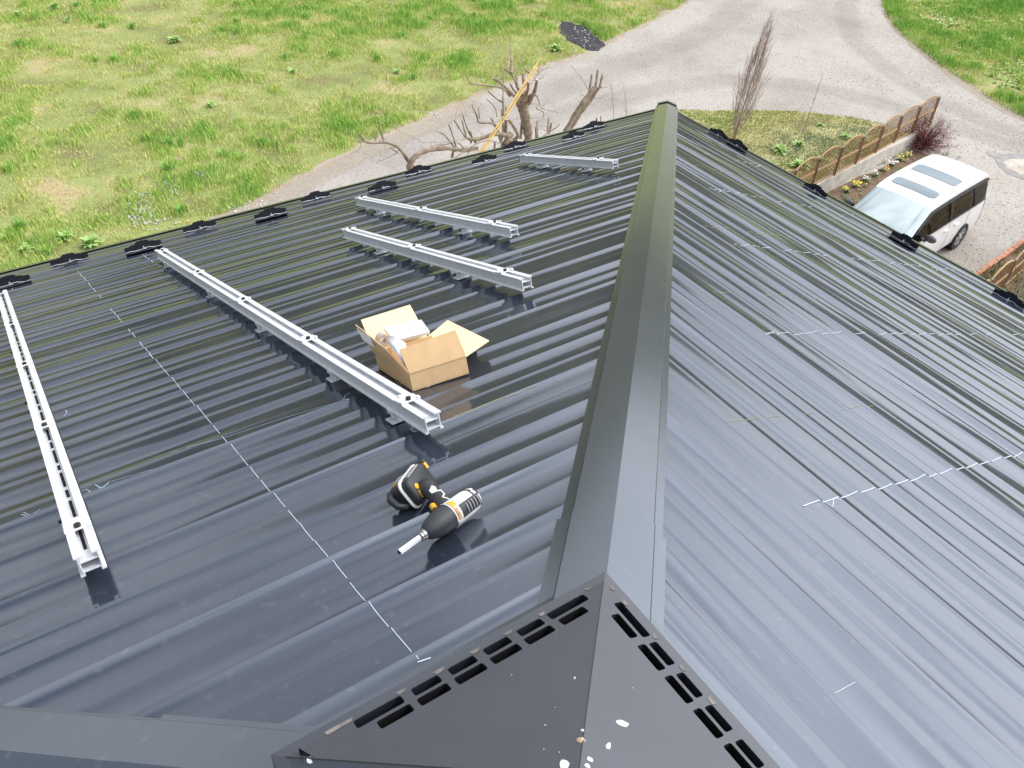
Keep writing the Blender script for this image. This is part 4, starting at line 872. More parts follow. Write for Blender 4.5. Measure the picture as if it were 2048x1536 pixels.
# ------------------------------------------------------------------ brick edging
def edging(P, w_, label):
    mb = MB(); r = random.Random(3)
    for a, b in zip(P[:-1], P[1:]):
        a = Vector((*a, GZ)); b = Vector((*b, GZ)); d = (b - a); L_ = d.length; d.normalize(); n = max(1, int(L_ / .21)); Mx = Matrix((d, Vector((-d.y, d.x, 0)), Vector((0, 0, 1)))).transposed()
        for i in range(n): mb.box(a + d * ((i + .5) * L_ / n) + Vector((0, 0, .045 + r.uniform(-.006, .006))), (L_ / n - .012, w_, .09), Mx @ Matrix.Rotation(r.gauss(0, .02), 3, 'Z'))
    return tag(mb.build('brick_edging', MT['brick']), label, 'edging')
edging([tuple(G(*p)[:2]) for p in [(1944, 558), (1999, 520), (2048, 484), (2130, 425)]], .11, 'red brick edging curving along the gravel at the right picture edge')
edging([(15, 10.05), (16.5, 10.27), (18.0, 10.46), (19.5, 10.68), (21.2, 10.89)], .10, 'red brick edging of the flower bed beside the van')
# ------------------------------------------------------------------ concrete wall + lattice fence
def wallmesh(P, w_, h, name, label):
    mb = MB(); V = []
    for i, p in enumerate(P):
        a = np.array(P[max(i - 1, 0)]); b = np.array(P[min(i + 1, len(P) - 1)]); t = (b - a) / np.linalg.norm(b - a); n = np.array([-t[1], t[0]]) * w_ / 2; p = np.array(p)
        V += [(*(p - n), GZ - .05), (*(p + n), GZ - .05), (*(p + n), GZ + h - .01), (*(p + n * .85), GZ + h), (*(p - n * .85), GZ + h), (*(p - n), GZ + h - .01)]
    F = []
    for i in range(len(P) - 1):
        for k in range(6): F.append((6 * i + k, 6 * i + 6 + k, 6 * i + 6 + (k + 1) % 6, 6 * i + (k + 1) % 6))
    F += [tuple(reversed(range(6))), tuple(range(len(V) - 6, len(V)))]
    return tag(mb.add(V, F).build(name, MT['conc'], None), label, 'wall')
posts = [(12.9, 10.93), (13.95, 11.08), (15.0, 11.24), (16.15, 11.45), (17.20, 11.62), (18.22, 11.76), (19.25, 11.92), (20.29, 12.10), (21.32, 12.28), (22.38, 12.46), (23.45, 12.62)]
wallP = [(12.0, 10.82), (13.95, 11.1), (16.15, 11.46), (18.2, 11.79), (20.3, 12.08), (22.45, 12.37), (23.1, 12.46)]
wallmesh(wallP, .13, .42, 'concrete_wall', 'low pale concrete wall with streaks carrying the lattice fence')
def fence(posts, zb, H, label, group=None, flip=1):
    o = empty('lattice_fence', (posts[0][0], posts[0][1], GZ), label, 'fence'); O = Vector(o.location)
    for i in range(len(posts) - 1):
        a = Vector((*posts[i], 0)); b = Vector((*posts[i + 1], 0)); d = (b - a); L_ = d.length; d.normalize(); n = Vector((-d.y, d.x, 0)); up = Vector((0, 0, 1))
        base = a + up * zb; Mx = Matrix((d, n, up)).transposed(); mb = MB()
        def top(s_): return H * (.80 + .20 * math.sin(math.pi * s_) ** .7)
        # slats
        ns_ = 13
        for k in range(ns_):
            s_ = (k + 1) / (ns_ + 1); h = top(s_) - .02; mb.box(base - O + d * (s_ * L_) + up * (h / 2 + .02), (.016, .008, h - .02), Mx)
        nc = 9
        for k in range(nc):
            z = H * (.12 + .8 * k / 9); s0 = .03; s1 = .97
            if z > top(.03): 
                ss = [q / 40 for q in range(41) if top(q / 40) - .03 > z]
                if not ss: continue
                s0, s1 = ss[0], ss[-1]
            mb.box(base - O + d * ((s0 + s1) / 2 * L_) + up * z + n * .009, ((s1 - s0) * L_, .007, .014), Mx)
        pn = mb.build('lattice_panel', MT['wood'], o)
        fr_ = MB()
        P = [base - O + d * (s_ * L_) + up * top(s_) for s_ in np.linspace(.02, .98, 13)]
        for p, q in zip(P[:-1], P[1:]):
            dd = (q - p).normalized(); fr_.box((p + q) / 2, ((q - p).length + .004, .035, .032), Matrix((dd, n, dd.cross(n))).transposed())
        fr_.box(base - O + d * (L_ / 2) + up * .035, (L_ * .94, .03, .035), Mx); fr_.box(base - O + d * (L_ / 2) + up * (H * .47), (L_ * .94, .03, .06), Mx)
        for s_ in (.035, .965): fr_.box(base - O + d * (s_ * L_) + up * (H * .4), (.03, .03, H * .8), Mx)
        fr_.build('panel_frame', MT['woodrail'], pn)
    for i, p in enumerate(posts):
        mb = MB(); mb.box(Vector((*p, zb + H * .42 - .02)) - O, (.058, .058, H * .86 + .04)); po = mb.build('post', MT['post'], o)
        mb = MB(); mb.box(Vector((*p, zb + H * .86 + .012)) - O, (.058, .058, .02), None, .6); mb.build('post_cap', MT['postcap'], po)
    return o
fence(posts, GZ + .40, .92, 'long scalloped lattice fence of arched tan panels with dark posts on the low wall')
fb = [tuple(G(*p, .9)[:2]) for p in [(1938, 592), (1987, 551), (2035, 512), (2085, 470), (2135, 430), (2185, 390)]]
fence(fb, GZ + .03, .9, 'short piece of tan lattice fence at the right picture edge')
# ------------------------------------------------------------------ trees
def ccrop(x, y): return (700 + x * .2686, 60 + y * .2686)
SC = .2686
class Tree:
    def __init__(s, name, label, cat='tree', base=(0, 0), group=None):
        s.e = empty(name, (base[0], base[1], GZ), label, cat, group); s.O = Vector(s.e.location); s.tr = MB(); s.br = MB(); s.ct = MB()
    def limb(s, pts, w0, w1, y0, y1=None, cut=False, trunk=False, n=8):
        y1 = y0 if y1 is None else y1; P = []; k = len(pts)
        for i, (a, b) in enumerate(pts):
            f = i / (k - 1); P.append(Vector(yplane(*ccrop(a, b), y0 + (y1 - y0) * f)) - s.O)
        # resample with slight knobbliness
        Q = []; R_ = []
        dist = (Vector(yplane(*ccrop(*pts[0]), y0)) - Vector(CAM)).length
        px = lambda w_: w_ * SC * dist / FPX / 2 * .86
        rr = random.Random(int(pts[0][0] * 7 + pts[0][1]))
        m = 5
        for i in range(k - 1):
            p0 = P[max(i - 1, 0)]; p1 = P[i]; p2 = P[i + 1]; p3 = P[min(i + 2, k - 1)]
            for j in range(m):
                t = j / m; q = .5 * ((2 * p1) + (p2 - p0) * t + (2 * p0 - 5 * p1 + 4 * p2 - p3) * t * t + (3 * p1 - 3 * p2 + p3 - p0) * t ** 3)
                f = (i + t) / (k - 1); w_ = px(w0 + (w1 - w0) * f) * rr.uniform(.82, 1.18); Q.append(q); R_.append(w_)
        Q.append(P[-1]); R_.append(px(w1)); (s.tr if trunk else s.br).tube(Q, R_, n)
        if cut:
            d = (Q[-1] - Q[-2]).normalized(); s.ct.tube([Q[-1] - d * .004, Q[-1] + d * .012], R_[-1] * .97, n)
        return Q[-1]
    def fork(s, pts, w, y, n=5, ln=.5, seed=0):
        """thin twigs off a branch"""
        rr = random.Random(seed)
        for _ in range(n):
            i = rr.randrange(len(pts) - 1); f = rr.random(); a = pts[i]; b = pts[i + 1]; p = (a[0] + (b[0] - a[0]) * f, a[1] + (b[1] - a[1]) * f); an = rr.uniform(0, 6.28); L_ = ln * rr.uniform(60, 190)
            q = (p[0] + L_ * .5 * math.cos(an) + rr.gauss(0, 10), p[1] - abs(L_ * .5 * math.sin(an))); t = (p[0] + L_ * math.cos(an), p[1] - abs(L_ * math.sin(an)) * .9 + rr.gauss(0, 12)); s.limb([p, q, t], w, w * .35, y, y + rr.uniform(-.7, .7), n=4)
    def finish(s, m=None):
        s.tr.build('trunk', MT['bark'], s.e, True, 60)
        s.br.build('branches', m or MT['bark'], s.e, True, 60)
        if s.ct.v: s.ct.build('cut_ends', MT['cut'], s.e)
Y0 = 13.0
b_ = yplane(*ccrop(1330, 830), Y0); T = Tree('pollarded_tree', 'thick pollarded bare tree with sawn stubs, its head crossed by yellow poles', base=(b_[0], Y0))
low = Vector((b_[0] + .05, Y0, GZ)) - T.O
pb = Vector(b_) - T.O; T.tr.tube([low - Vector((0, 0, .1)), low + Vector((.03, 0, .8)), pb], [.19, .14, .115], 10)
T.limb([(1330, 840), (1322, 740), (1305, 650), (1290, 590), (1278, 520)], 72, 78, Y0, trunk=True, n=10); T.limb([(1290, 600), (1250, 540), (1235, 500)], 60, 36, Y0, trunk=True); T.limb([(1295, 590), (1335, 520), (1350, 480)], 60, 36, Y0, trunk=True); T.limb([(1285, 560), (1290, 510), (1300, 470)], 100, 70, Y0, trunk=True)
for pts, a, b, y1, c in [([(1260, 520), (1200, 470), (1120, 395), (1065, 358)], 34, 18, -.3, 1), ([(1190, 490), (1130, 432), (1010, 412), (900, 402)], 22, 9, -.6, 0), ([(900, 402), (870, 350), (855, 312)], 8, 3, .2, 0), ([(895, 395), (915, 350), (960, 330), (975, 390)], 5, 2, .2, 0), ([(1250, 480), (1215, 440), (1195, 405)], 20, 15, .3, 1), ([(1285, 480), (1245, 420), (1240, 352)], 30, 22, .4, 1), ([(1300, 470), (1295, 400), (1288, 325)], 34, 24, .6, 1), ([(1310, 480), (1325, 440), (1328, 385)], 28, 20, -.4, 1), ([(1340, 520), (1375, 455), (1393, 368)], 34, 22, -.5, 1), ([(1240, 400), (1205, 335), (1150, 290)], 20, 14, .7, 0), ([(1200, 325), (1205, 270), (1202, 205)], 26, 20, .6, 1), ([(1160, 300), (1188, 210), (1195, 105)], 16, 7, .8, 0), ([(1355, 500), (1390, 490), (1410, 550), (1388, 582), (1440, 612), (1435, 660), (1400, 682)], 12, 6, -.6, 0), ([(1420, 580), (1490, 600), (1560, 617)], 6, 2, -.5, 0), ([(1350, 330), (1300, 290), (1275, 205)], 14, 5, .9, 0), ([(1340, 410), (1420, 310), (1470, 280), (1520, 285)], 8, 3, 1.0, 0), ([(1400, 230), (1500, 235), (1620, 240)], 5, 2, 1.0, 0), ([(1420, 215), (1440, 120), (1465, 15)], 5, 2, 1.2, 0), ([(1210, 820), (1250, 790), (1225, 730), (1180, 665)], 32, 24, -.2, 1), ([(1270, 810), (1283, 652)], 24, 18, .2, 1), ([(1395, 800), (1395, 678)], 18, 14, .3, 1), ([(1385, 830), (1380, 720)], 14, 10, 0, 1), ([(1470, 775), (1480, 655)], 19, 15, .2, 1), ([(1485, 775), (1500, 688)], 17, 14, 0, 1), ([(1440, 790), (1530, 730), (1560, 700)], 12, 6, 0, 0)]:
    T.limb(pts, a, b, Y0 + y1 * .2, Y0 + y1, bool(c))
T.fork([(1200, 300), (1150, 290), (1100, 380), (1065, 360)], 3, Y0, 18, .5, 3); T.fork([(900, 402), (1120, 395), (1150, 290)], 2.5, Y0 - .3, 16, .45, 21); T.fork([(1470, 770), (1395, 700), (1283, 660)], 2.5, Y0, 12, .4, 22); T.fork([(1393, 370), (1340, 380), (1420, 310)], 4, Y0 + .5, 12, .6, 4); T.fork([(1410, 550), (1440, 612)], 4, Y0, 6, .5, 6)
T.finish()
Y1 = 12.0
b_ = yplane(*ccrop(1165, 860), Y1); T = Tree('pollarded_tree', 'low spreading bare tree with a knotted limb and upright sawn sticks left of the poles', base=(b_[0], Y1))
low = Vector((b_[0], Y1, GZ)) - T.O; T.tr.tube([low - Vector((0, 0, .1)), low + Vector((0, 0, 1.2)), Vector(b_) - T.O + Vector((0, 0, .03))], [.17, .13, .11], 10)
b3 = yplane(*ccrop(440, 1010), Y1); T.tr.tube([low + Vector((0, 0, .8)), (low + Vector((0, 0, .9)) + Vector(b3) - T.O) / 2 + Vector((0, 0, -.3)), Vector(b3) - T.O], [.09, .08, .07], 8)
for pts, a, b, y1, c in [([(1160, 850), (1190, 790), (1205, 765)], 60, 45, 0, 0), ([(1160, 835), (1165, 670)], 24, 19, 0, 1), ([(1125, 830), (1140, 740), (1128, 592)], 26, 12, .2, 1), ([(1150, 760), (1163, 568)], 16, 12, .2, 1), ([(1145, 640), (1140, 500), (1145, 470)], 18, 16, .3, 1), ([(1140, 470), (1143, 310)], 10, 8, .3, 0), ([(1140, 540), (1090, 510), (1025, 452)], 18, 10, .3, 0), ([(1200, 790), (1080, 775), (960, 812), (880, 812)], 42, 20, -.1, 0), ([(940, 845), (880, 750), (835, 620)], 18, 9, .1, 0), ([(870, 810), (850, 740), (835, 675)], 16, 12, .2, 1), ([(860, 800), (820, 740), (775, 668)], 16, 10, .1, 1), ([(900, 840), (905, 780), (885, 745)], 18, 14, -.1, 1), ([(1115, 790), (1070, 700), (962, 688), (945, 640), (908, 560)], 26, 8, .1, 0), ([(965, 665), (957, 572)], 11, 6, .1, 1), ([(1095, 650), (1080, 580), (1018, 512)], 11, 7, .2, 1), ([(1125, 840), (1080, 710), (1045, 650)], 18, 12, .1, 1), ([(950, 880), (850, 895), (700, 880), (560, 900), (478, 950), (450, 1010)], 34, 44, -.1, 0), ([(790, 870), (760, 770), (735, 702)], 14, 11, 0, 1), ([(775, 870), (700, 780), (632, 750)], 13, 8, 0, 1), ([(845, 880), (800, 840), (700, 855), (565, 885)], 10, 6, .2, 0), ([(450, 1000), (405, 930), (350, 868), (265, 838), (130, 840), (60, 772)], 34, 12, .2, 0), ([(130, 838), (60, 828), (0, 832)], 8, 4, .1, 0), ([(250, 825), (230, 750), (215, 680)], 16, 10, .1, 0), ([(195, 825), (172, 745)], 13, 10, .1, 1), ([(360, 915), (320, 890), (290, 880)], 14, 6, 0, 0), ([(350, 915), (280, 950), (195, 990)], 8, 4, 0, 0), ([(80, 790), (75, 880), (0, 920)], 5, 3, 0, 0), ([(760, 950), (770, 905), (800, 895)], 24, 14, 0, 0)]:
    T.limb(pts, a, b, Y1 + y1 * .2, Y1 + y1, bool(c))
T.fork([(60, 772), (130, 840), (260, 835)], 5, Y1, 12, .7, 8); T.fork([(350, 915), (290, 880), (200, 990)], 4, Y1, 9, .6, 9); T.fork([(880, 812), (940, 840), (1080, 780)], 3.5, Y1, 16, .6, 10); T.fork([(560, 900), (700, 880), (850, 890)], 3, Y1, 14, .5, 23); T.fork([(735, 702), (835, 620), (908, 560)], 2.5, Y1, 12, .4, 24)
T.finish()
Y2 = 13.4; b_ = yplane(*ccrop(1620, 745), Y2); T = Tree('pollarded_tree', 'slender leaning pollarded stem with three sawn stubs, right of the thick tree', base=(b_[0], Y2))
low = Vector((b_[0] - .5, Y2, GZ)) - T.O; T.tr.tube([low, Vector(b_) - T.O], [.13, .09], 8)
T.limb([(1610, 750), (1690, 610), (1760, 510), (1825, 430)], 44, 42, Y2, trunk=True); T.limb([(1640, 740), (1730, 600), (1800, 510), (1850, 430)], 34, 26, Y2 + .05, trunk=True)
for pts, a, b, y1, c in [([(1785, 450), (1800, 335)], 22, 17, .1, 1), ([(1828, 430), (1845, 298)], 22, 17, .1, 1), ([(1860, 430), (1880, 328)], 20, 16, .1, 1), ([(1840, 430), (1880, 430), (1917, 428)], 10, 4, 0, 0), ([(1780, 455), (1725, 360), (1640, 260)], 5, 3, .1, 0), ([(1880, 370), (1920, 320)], 5, 3, .1, 0), ([(1800, 510), (1860, 505), (1910, 480)], 7, 3, .1, 0), ([(1836, 700), (1836, 652)], 15, 14, -.3, 1), ([(1868, 690), (1868, 640)], 10, 9, -.3, 1)]:
    T.limb(pts, a, b, Y2, Y2 + y1, bool(c))
T.fork([(1825, 430), (1780, 460), (1700, 580)], 3.5, Y2, 8, .45, 12); T.finish()
# pale thin fallen twigs near the eave
T = Tree('bare_sapling', 'pale thin whippy twigs arching across the poles at the eave', 'sapling', (yplane(*ccrop(1000, 830), 11.4)[0], 11.4)); l0 = Vector(yplane(*ccrop(1080, 830), 11.4)) - T.O; T.tr.tube([Vector((0, 0, 0)) , l0], [.03, .02], 5)
for pts, a, b in [([(540, 835), (700, 832), (800, 820), (870, 815)], 6, 8), ([(778, 955), (900, 870), (1000, 825), (1080, 830), (1115, 850)], 12, 9), ([(600, 870), (650, 850), (700, 850)], 6, 7), ([(870, 935), (900, 900), (950, 895)], 8, 5), ([(360, 750), (480, 800), (540, 838)], 3, 5)]: T.limb(pts, a, b, 11.4, n=5)
T.finish(MT['bark2'])
# poles leaning in the tree
for i, (a, b, w_, lab, yy) in enumerate([((962, 905), (1421, 205), 17, 'longest yellow bamboo pole leaning through the pollarded tree', 12.3), ((985, 900), (1392, 280), 17, 'yellow pole leaning just right of the longest one', 12.45), ((1000, 880), (1332, 385), 14, 'short yellow pole lying against the other two', 12.2)]):
    p = Vector(yplane(*ccrop(*a), yy - .6)); q = Vector(yplane(*ccrop(*b), yy + .5)); d = (q - p).normalized(); t = (GZ - p.z) / d.z; p = p + d * t
    L_ = (q - p).length; mb = MB(); n = int(L_ / .25); rad = w_ * SC * 13.5 / FPX / 2 * 1.15
    Q = []; R_ = []
    for k in range(n * 3 + 1): f = k / (n * 3); Q.append((q - p) * f + Vector((0, 0, -.06 * math.sin(math.pi * f)))); R_.append(rad * (1.12 if k % 3 == 0 else 1) * (1 - .25 * f))
    mb.tube(Q, R_, 8); tag(mb.build('bamboo_pole', MT['bamboo'], None, True, 50, loc=p), lab, 'pole', 'yellow poles leaning in the tree')
# columnar bare shrub
def fastigiate(base, top, R_, n, name, label, m, seed=1, lean=None):
    r = random.Random(seed); e = empty(name, base, label, 'shrub'); B = Vector(base); A = Vector(top) - B; H = A.length; ax = A.normalized(); u = ax.cross(Vector((0, 1, 0))).normalized(); v = ax.cross(u)
    tr = MB(); tr.tube([Vector((0, 0, -.05)), A * .2, A * .5, A * .97], [.04, .03, .018, .003], 6); tr.build('trunk', MT['twig'], e, True)
    br = MB()
    def env(f): return R_ * max(.05, math.sin(math.pi * min(1, f * .95 + .02)) ** .75 * (1.0 - .30 * f)) * (1 if f < .55 else 1 - (f - .55) * 1.3)
    for i in range(n):
        f0 = r.uniform(.03, .6); f1 = min(1.0, f0 + r.uniform(.18, .5)); an = r.uniform(0, 6.28); k = r.uniform(.45, 1.15); P = []; Rr = []
        e1 = env(f1) * k; e0 = env(f0) * .3
        for j in range(5):
            t = j / 4; f = f0 + (f1 - f0) * t; rad = e0 + (e1 - e0) * t ** .7; aa = an + .3 * t * r.uniform(-1, 1); P.append(A * f + (u * math.cos(aa) + v * math.sin(aa)) * rad); Rr.append(.0062 * (1 - .75 * t))
        br.tube(P, Rr, 3, False)
        for _ in range(4):
            j = r.randrange(1, 4); q = P[j]; d = (P[j + 1] - P[j]).normalized() + (u * r.gauss(0, .35) + v * r.gauss(0, .35)); d.normalize(); l = r.uniform(.12, .34); br.tube([q, q + d * l * .5, q + (d + ax * .3).normalized() * l], [.0034, .0026, .0014], 3, False)
    br.build('branches', MT[m], e, False); return e
bb = G(1467, 278); tt_ = None
def vtop(b, u, v):
    r = ray(u, v); A = np.stack([r, [0, 0, -1]], 1); x = np.linalg.lstsq(A, b - CAM, rcond=None)[0]; return CAM + r * x[0]
fastigiate(bb, vtop(bb, 1550, 12), .56, 150, 'columnar_shrub', 'tall narrow leafless shrub with upright twigs standing on the island turf', 'twig')
# stake
p = G(1605, 268, .01); q = vtop(p, 1646, 147); e = empty('sapling', p, 'thin stake-like bare sapling alone on the island, right of the tall shrub', 'sapling'); mb = MB()
A = Vector(q - p); mb.tube([Vector((0, 0, 0)), A * .3 + Vector((.01, 0, 0)), A * .6, A], [.014, .012, .010, .006], 5); mb.tube([Vector((-.16, .02, 0)), Vector((-.15, .02, .4)), Vector((-.12, .0, .7))], [.008, .006, .003], 4)
for k in range(16): f = rnd.uniform(.3, .98); a = rnd.uniform(0, 6.28); mb.tube([A * f, A * f + Vector((.05 * math.cos(a), .05 * math.sin(a), .05))], [.005, .002], 4)
mb.build('stem', MT['twig'], e)
# thin saplings right of the leaning stem
for i, (u, v, u2, v2, lab) in enumerate([(1255, 240, 1247, 172, 'hair-thin bare twig sapling just left of the roof corner'), (1228, 232, 1222, 165, 'hair-thin bare sapling between the leaning stem and the roof corner')]):
    p = G(u, v + 25); q = vtop(p, u2, v2); mb = MB(); A = Vector(q - p); mb.tube([Vector((0, 0, 0)), A * .5 + Vector((.03, 0, 0)), A], [.01, .008, .004], 4)
    for k in range(8): f = rnd.uniform(.4, .95); a = rnd.uniform(0, 6.28); mb.tube([A * f, A * f + Vector((.12 * math.cos(a), .12 * math.sin(a), .1))], [.005, .002], 4)
    e = empty('sapling', p, lab, 'sapling'); mb.build('stem', MT['twig'], e)
# red bush
def bush(base, R_, H, n, label):
    r = random.Random(9); e = empty('red_bush', base, label, 'bush'); br = MB(); lf = MB()
    for i in range(n):
        an = r.uniform(0, 6.28); el = math.acos(r.uniform(.12, .98)); d = Vector((math.sin(el) * math.cos(an), math.sin(el) * math.sin(an), math.cos(el) * H / R_)); l = R_ * r.uniform(.65, 1.1); P = [Vector((r.gauss(0, .06), r.gauss(0, .06), 0))]
        for j in range(1, 6):
            t = j / 5; P.append(Vector((d.x * l * t ** 1.3, d.y * l * t ** 1.3, d.z * l * t)) + Vector((r.gauss(0, .02), r.gauss(0, .02), r.gauss(0, .02))))
        br.tube(P, [.009, .0075, .006, .005, .004, .0025], 3, False)
        for _ in range(5):
            j = r.randrange(2, 6); q = P[j]; dd = Vector((r.gauss(0, 1), r.gauss(0, 1), r.gauss(.3, .8))).normalized() + d * .8; dd.normalize(); l2 = r.uniform(.08, .24); br.tube([q, q + dd * l2], [.0035, .0016], 3, False)
            for _ in range(3):
                c0 = q + dd * l2 * r.uniform(.4, 1.05) + Vector((r.gauss(0, .012), r.gauss(0, .012), r.gauss(0, .012))); a = Vector((r.gauss(0, 1), r.gauss(0, 1), r.gauss(0, 1))).normalized() * .014; b = a.cross(Vector((r.gauss(0, 1), 1, r.gauss(0, 1)))).normalized() * .009
                lf.add([c0 - a, c0 + b, c0 + a, c0 - b], [(0, 1, 2, 3)])
    br.build('branches', MT['redtwig'], e); lf.build('leaves', MT['redleaf'], e)
bush(G(1842, 296, .01), .78, .95, 210, 'dark red twiggy bush at the far end of the low wall behind the van')
e = Tree('bare_sapling', 'bare pale twigs rising in front of the fence at the right picture edge', 'sapling', tuple(G(2040, 620)[:2])); O = e.O; rr = random.Random(4)
for k in range(9):
    a = rr.uniform(0, 6.28); P = [Vector((rr.gauss(0, .05), rr.gauss(0, .05), 0))]
    for j in range(5): P.append(P[-1] + Vector((.09 * math.cos(a) + rr.gauss(0, .05), .09 * math.sin(a) + rr.gauss(0, .05), .26)))
    e.br.tube(P, [.014, .012, .010, .008, .005, .003], 5)
e.tr.tube([Vector((0, 0, 0)), Vector((0, 0, .25))], [.03, .025], 6); e.finish(MT['bark2'])
# ------------------------------------------------------------------ van
u2 = np.array([.99, .14]); u2 /= np.linalg.norm(u2); VO = np.array([18.351, 9.10]); 
van = empty('white_van', (VO[0], VO[1], GZ), 'white minivan with two glass sunroofs parked on the gravel beyond the right eave', 'van'); van.rotation_euler = (0, 0, math.atan2(-u2[1], -u2[0]))
# local: +x forward, +y = van's right (far side from the camera is +y?) ; z up from ground
# stations: x, roof z, belt z, half width, half width at roof, hood flag
ST = [(-1.2, 0.98, 0.93, 0.74, 0.6), (-1.17, 1.2, 0.95, 0.79, 0.64), (-1.1, 1.42, 1.01, 0.83, 0.66), (-0.98, 1.58, 1.02, 0.855, 0.675), (-0.8, 1.635, 1.025, 0.87, 0.685), (-0.42, 1.655, 1.03, 0.88, 0.69), (-0.16, 1.665, 1.03, 0.88, 0.69), (-0.1, 1.666, 1.03, 0.88, 0.69), (0.36, 1.675, 1.035, 0.88, 0.69), (0.76, 1.675, 1.035, 0.88, 0.69), (0.84, 1.674, 1.035, 0.88, 0.69), (1.3, 1.66, 1.035, 0.88, 0.685), (1.6, 1.635, 1.035, 0.88, 0.675), (1.8, 1.6, 1.035, 0.88, 0.665), (2.05, 1.475, 1.03, 0.88, 0.69), (2.3, 1.345, 1.025, 0.88, 0.715), (2.55, 1.205, 0.97, 0.875, 0.745), (2.78, 1.07, 0.965, 0.87, 0.78), (2.86, 1.045, 0.96, 0.87, 0.79), (3.25, 0.98, 0.92, 0.865, 0.77), (3.6, 0.88, 0.83, 0.84, 0.72), (3.78, 0.76, 0.72, 0.78, 0.66), (3.83, 0.6, 0.58, 0.74, 0.62)]
def sect(x, zr, zb, w_, wr):
    zs = min(.24, zr * .4)
    return [(w_ * .88, zs - .02), (w_ * .975, zs + .06), (w_ * 1.0, .52 if zb > .6 else zb * .7), (w_ * .985, (.52 + zb) / 2 + .02 if zb > .6 else zb * .85), (w_ * .955, zb), (wr + (w_ * .955 - wr) * .12, zr - max(.03, (zr - zb) * .13)), (wr, zr - .022 if zr - zb > .1 else zr - .012), (wr * .93, zr - .002), (wr * .7, zr + .014), (wr * .38, zr + .026), (0, zr + .03)]
V = []; ns_ = 11
for s_ in ST:
    sc_ = sect(*s_)
    for y, z in sc_: V.append((s_[0], -y, z))
    for y, z in reversed(sc_[:-1]): V.append((s_[0], y, z))
m = 21; F = []; wind = []; sideL = []
for i in range(len(ST) - 1):
    x0, x1 = ST[i][0], ST[i + 1][0]
    for j in range(m - 1):
        f = (i * m + j, (i + 1) * m + j, (i + 1) * m + j + 1, i * m + j + 1); jj = j if j < 10 else 19 - j
        if 13 <= i <= 16 and 6 <= jj <= 9: wind.append(f); continue
        if jj == 4 and 3 <= i <= 15: sideL.append((f, i, j)); continue
        F.append(f)
F += [tuple(reversed(range(m))), tuple(range((len(ST) - 1) * m, len(ST) * m))]
body = mesh('body', V, F, MT['vanpaint'], van, True, None, 32)
def sub(faces, name, m, parent, smooth=True):
    idx = sorted({i for f in faces for i in f}); mp_ = {k: n for n, k in enumerate(idx)}; return mesh(name, [V[i] for i in idx], [tuple(mp_[i] for i in f) for f in faces], m, parent, smooth)
ws = sub(wind, 'windscreen', MT['glass'], van)
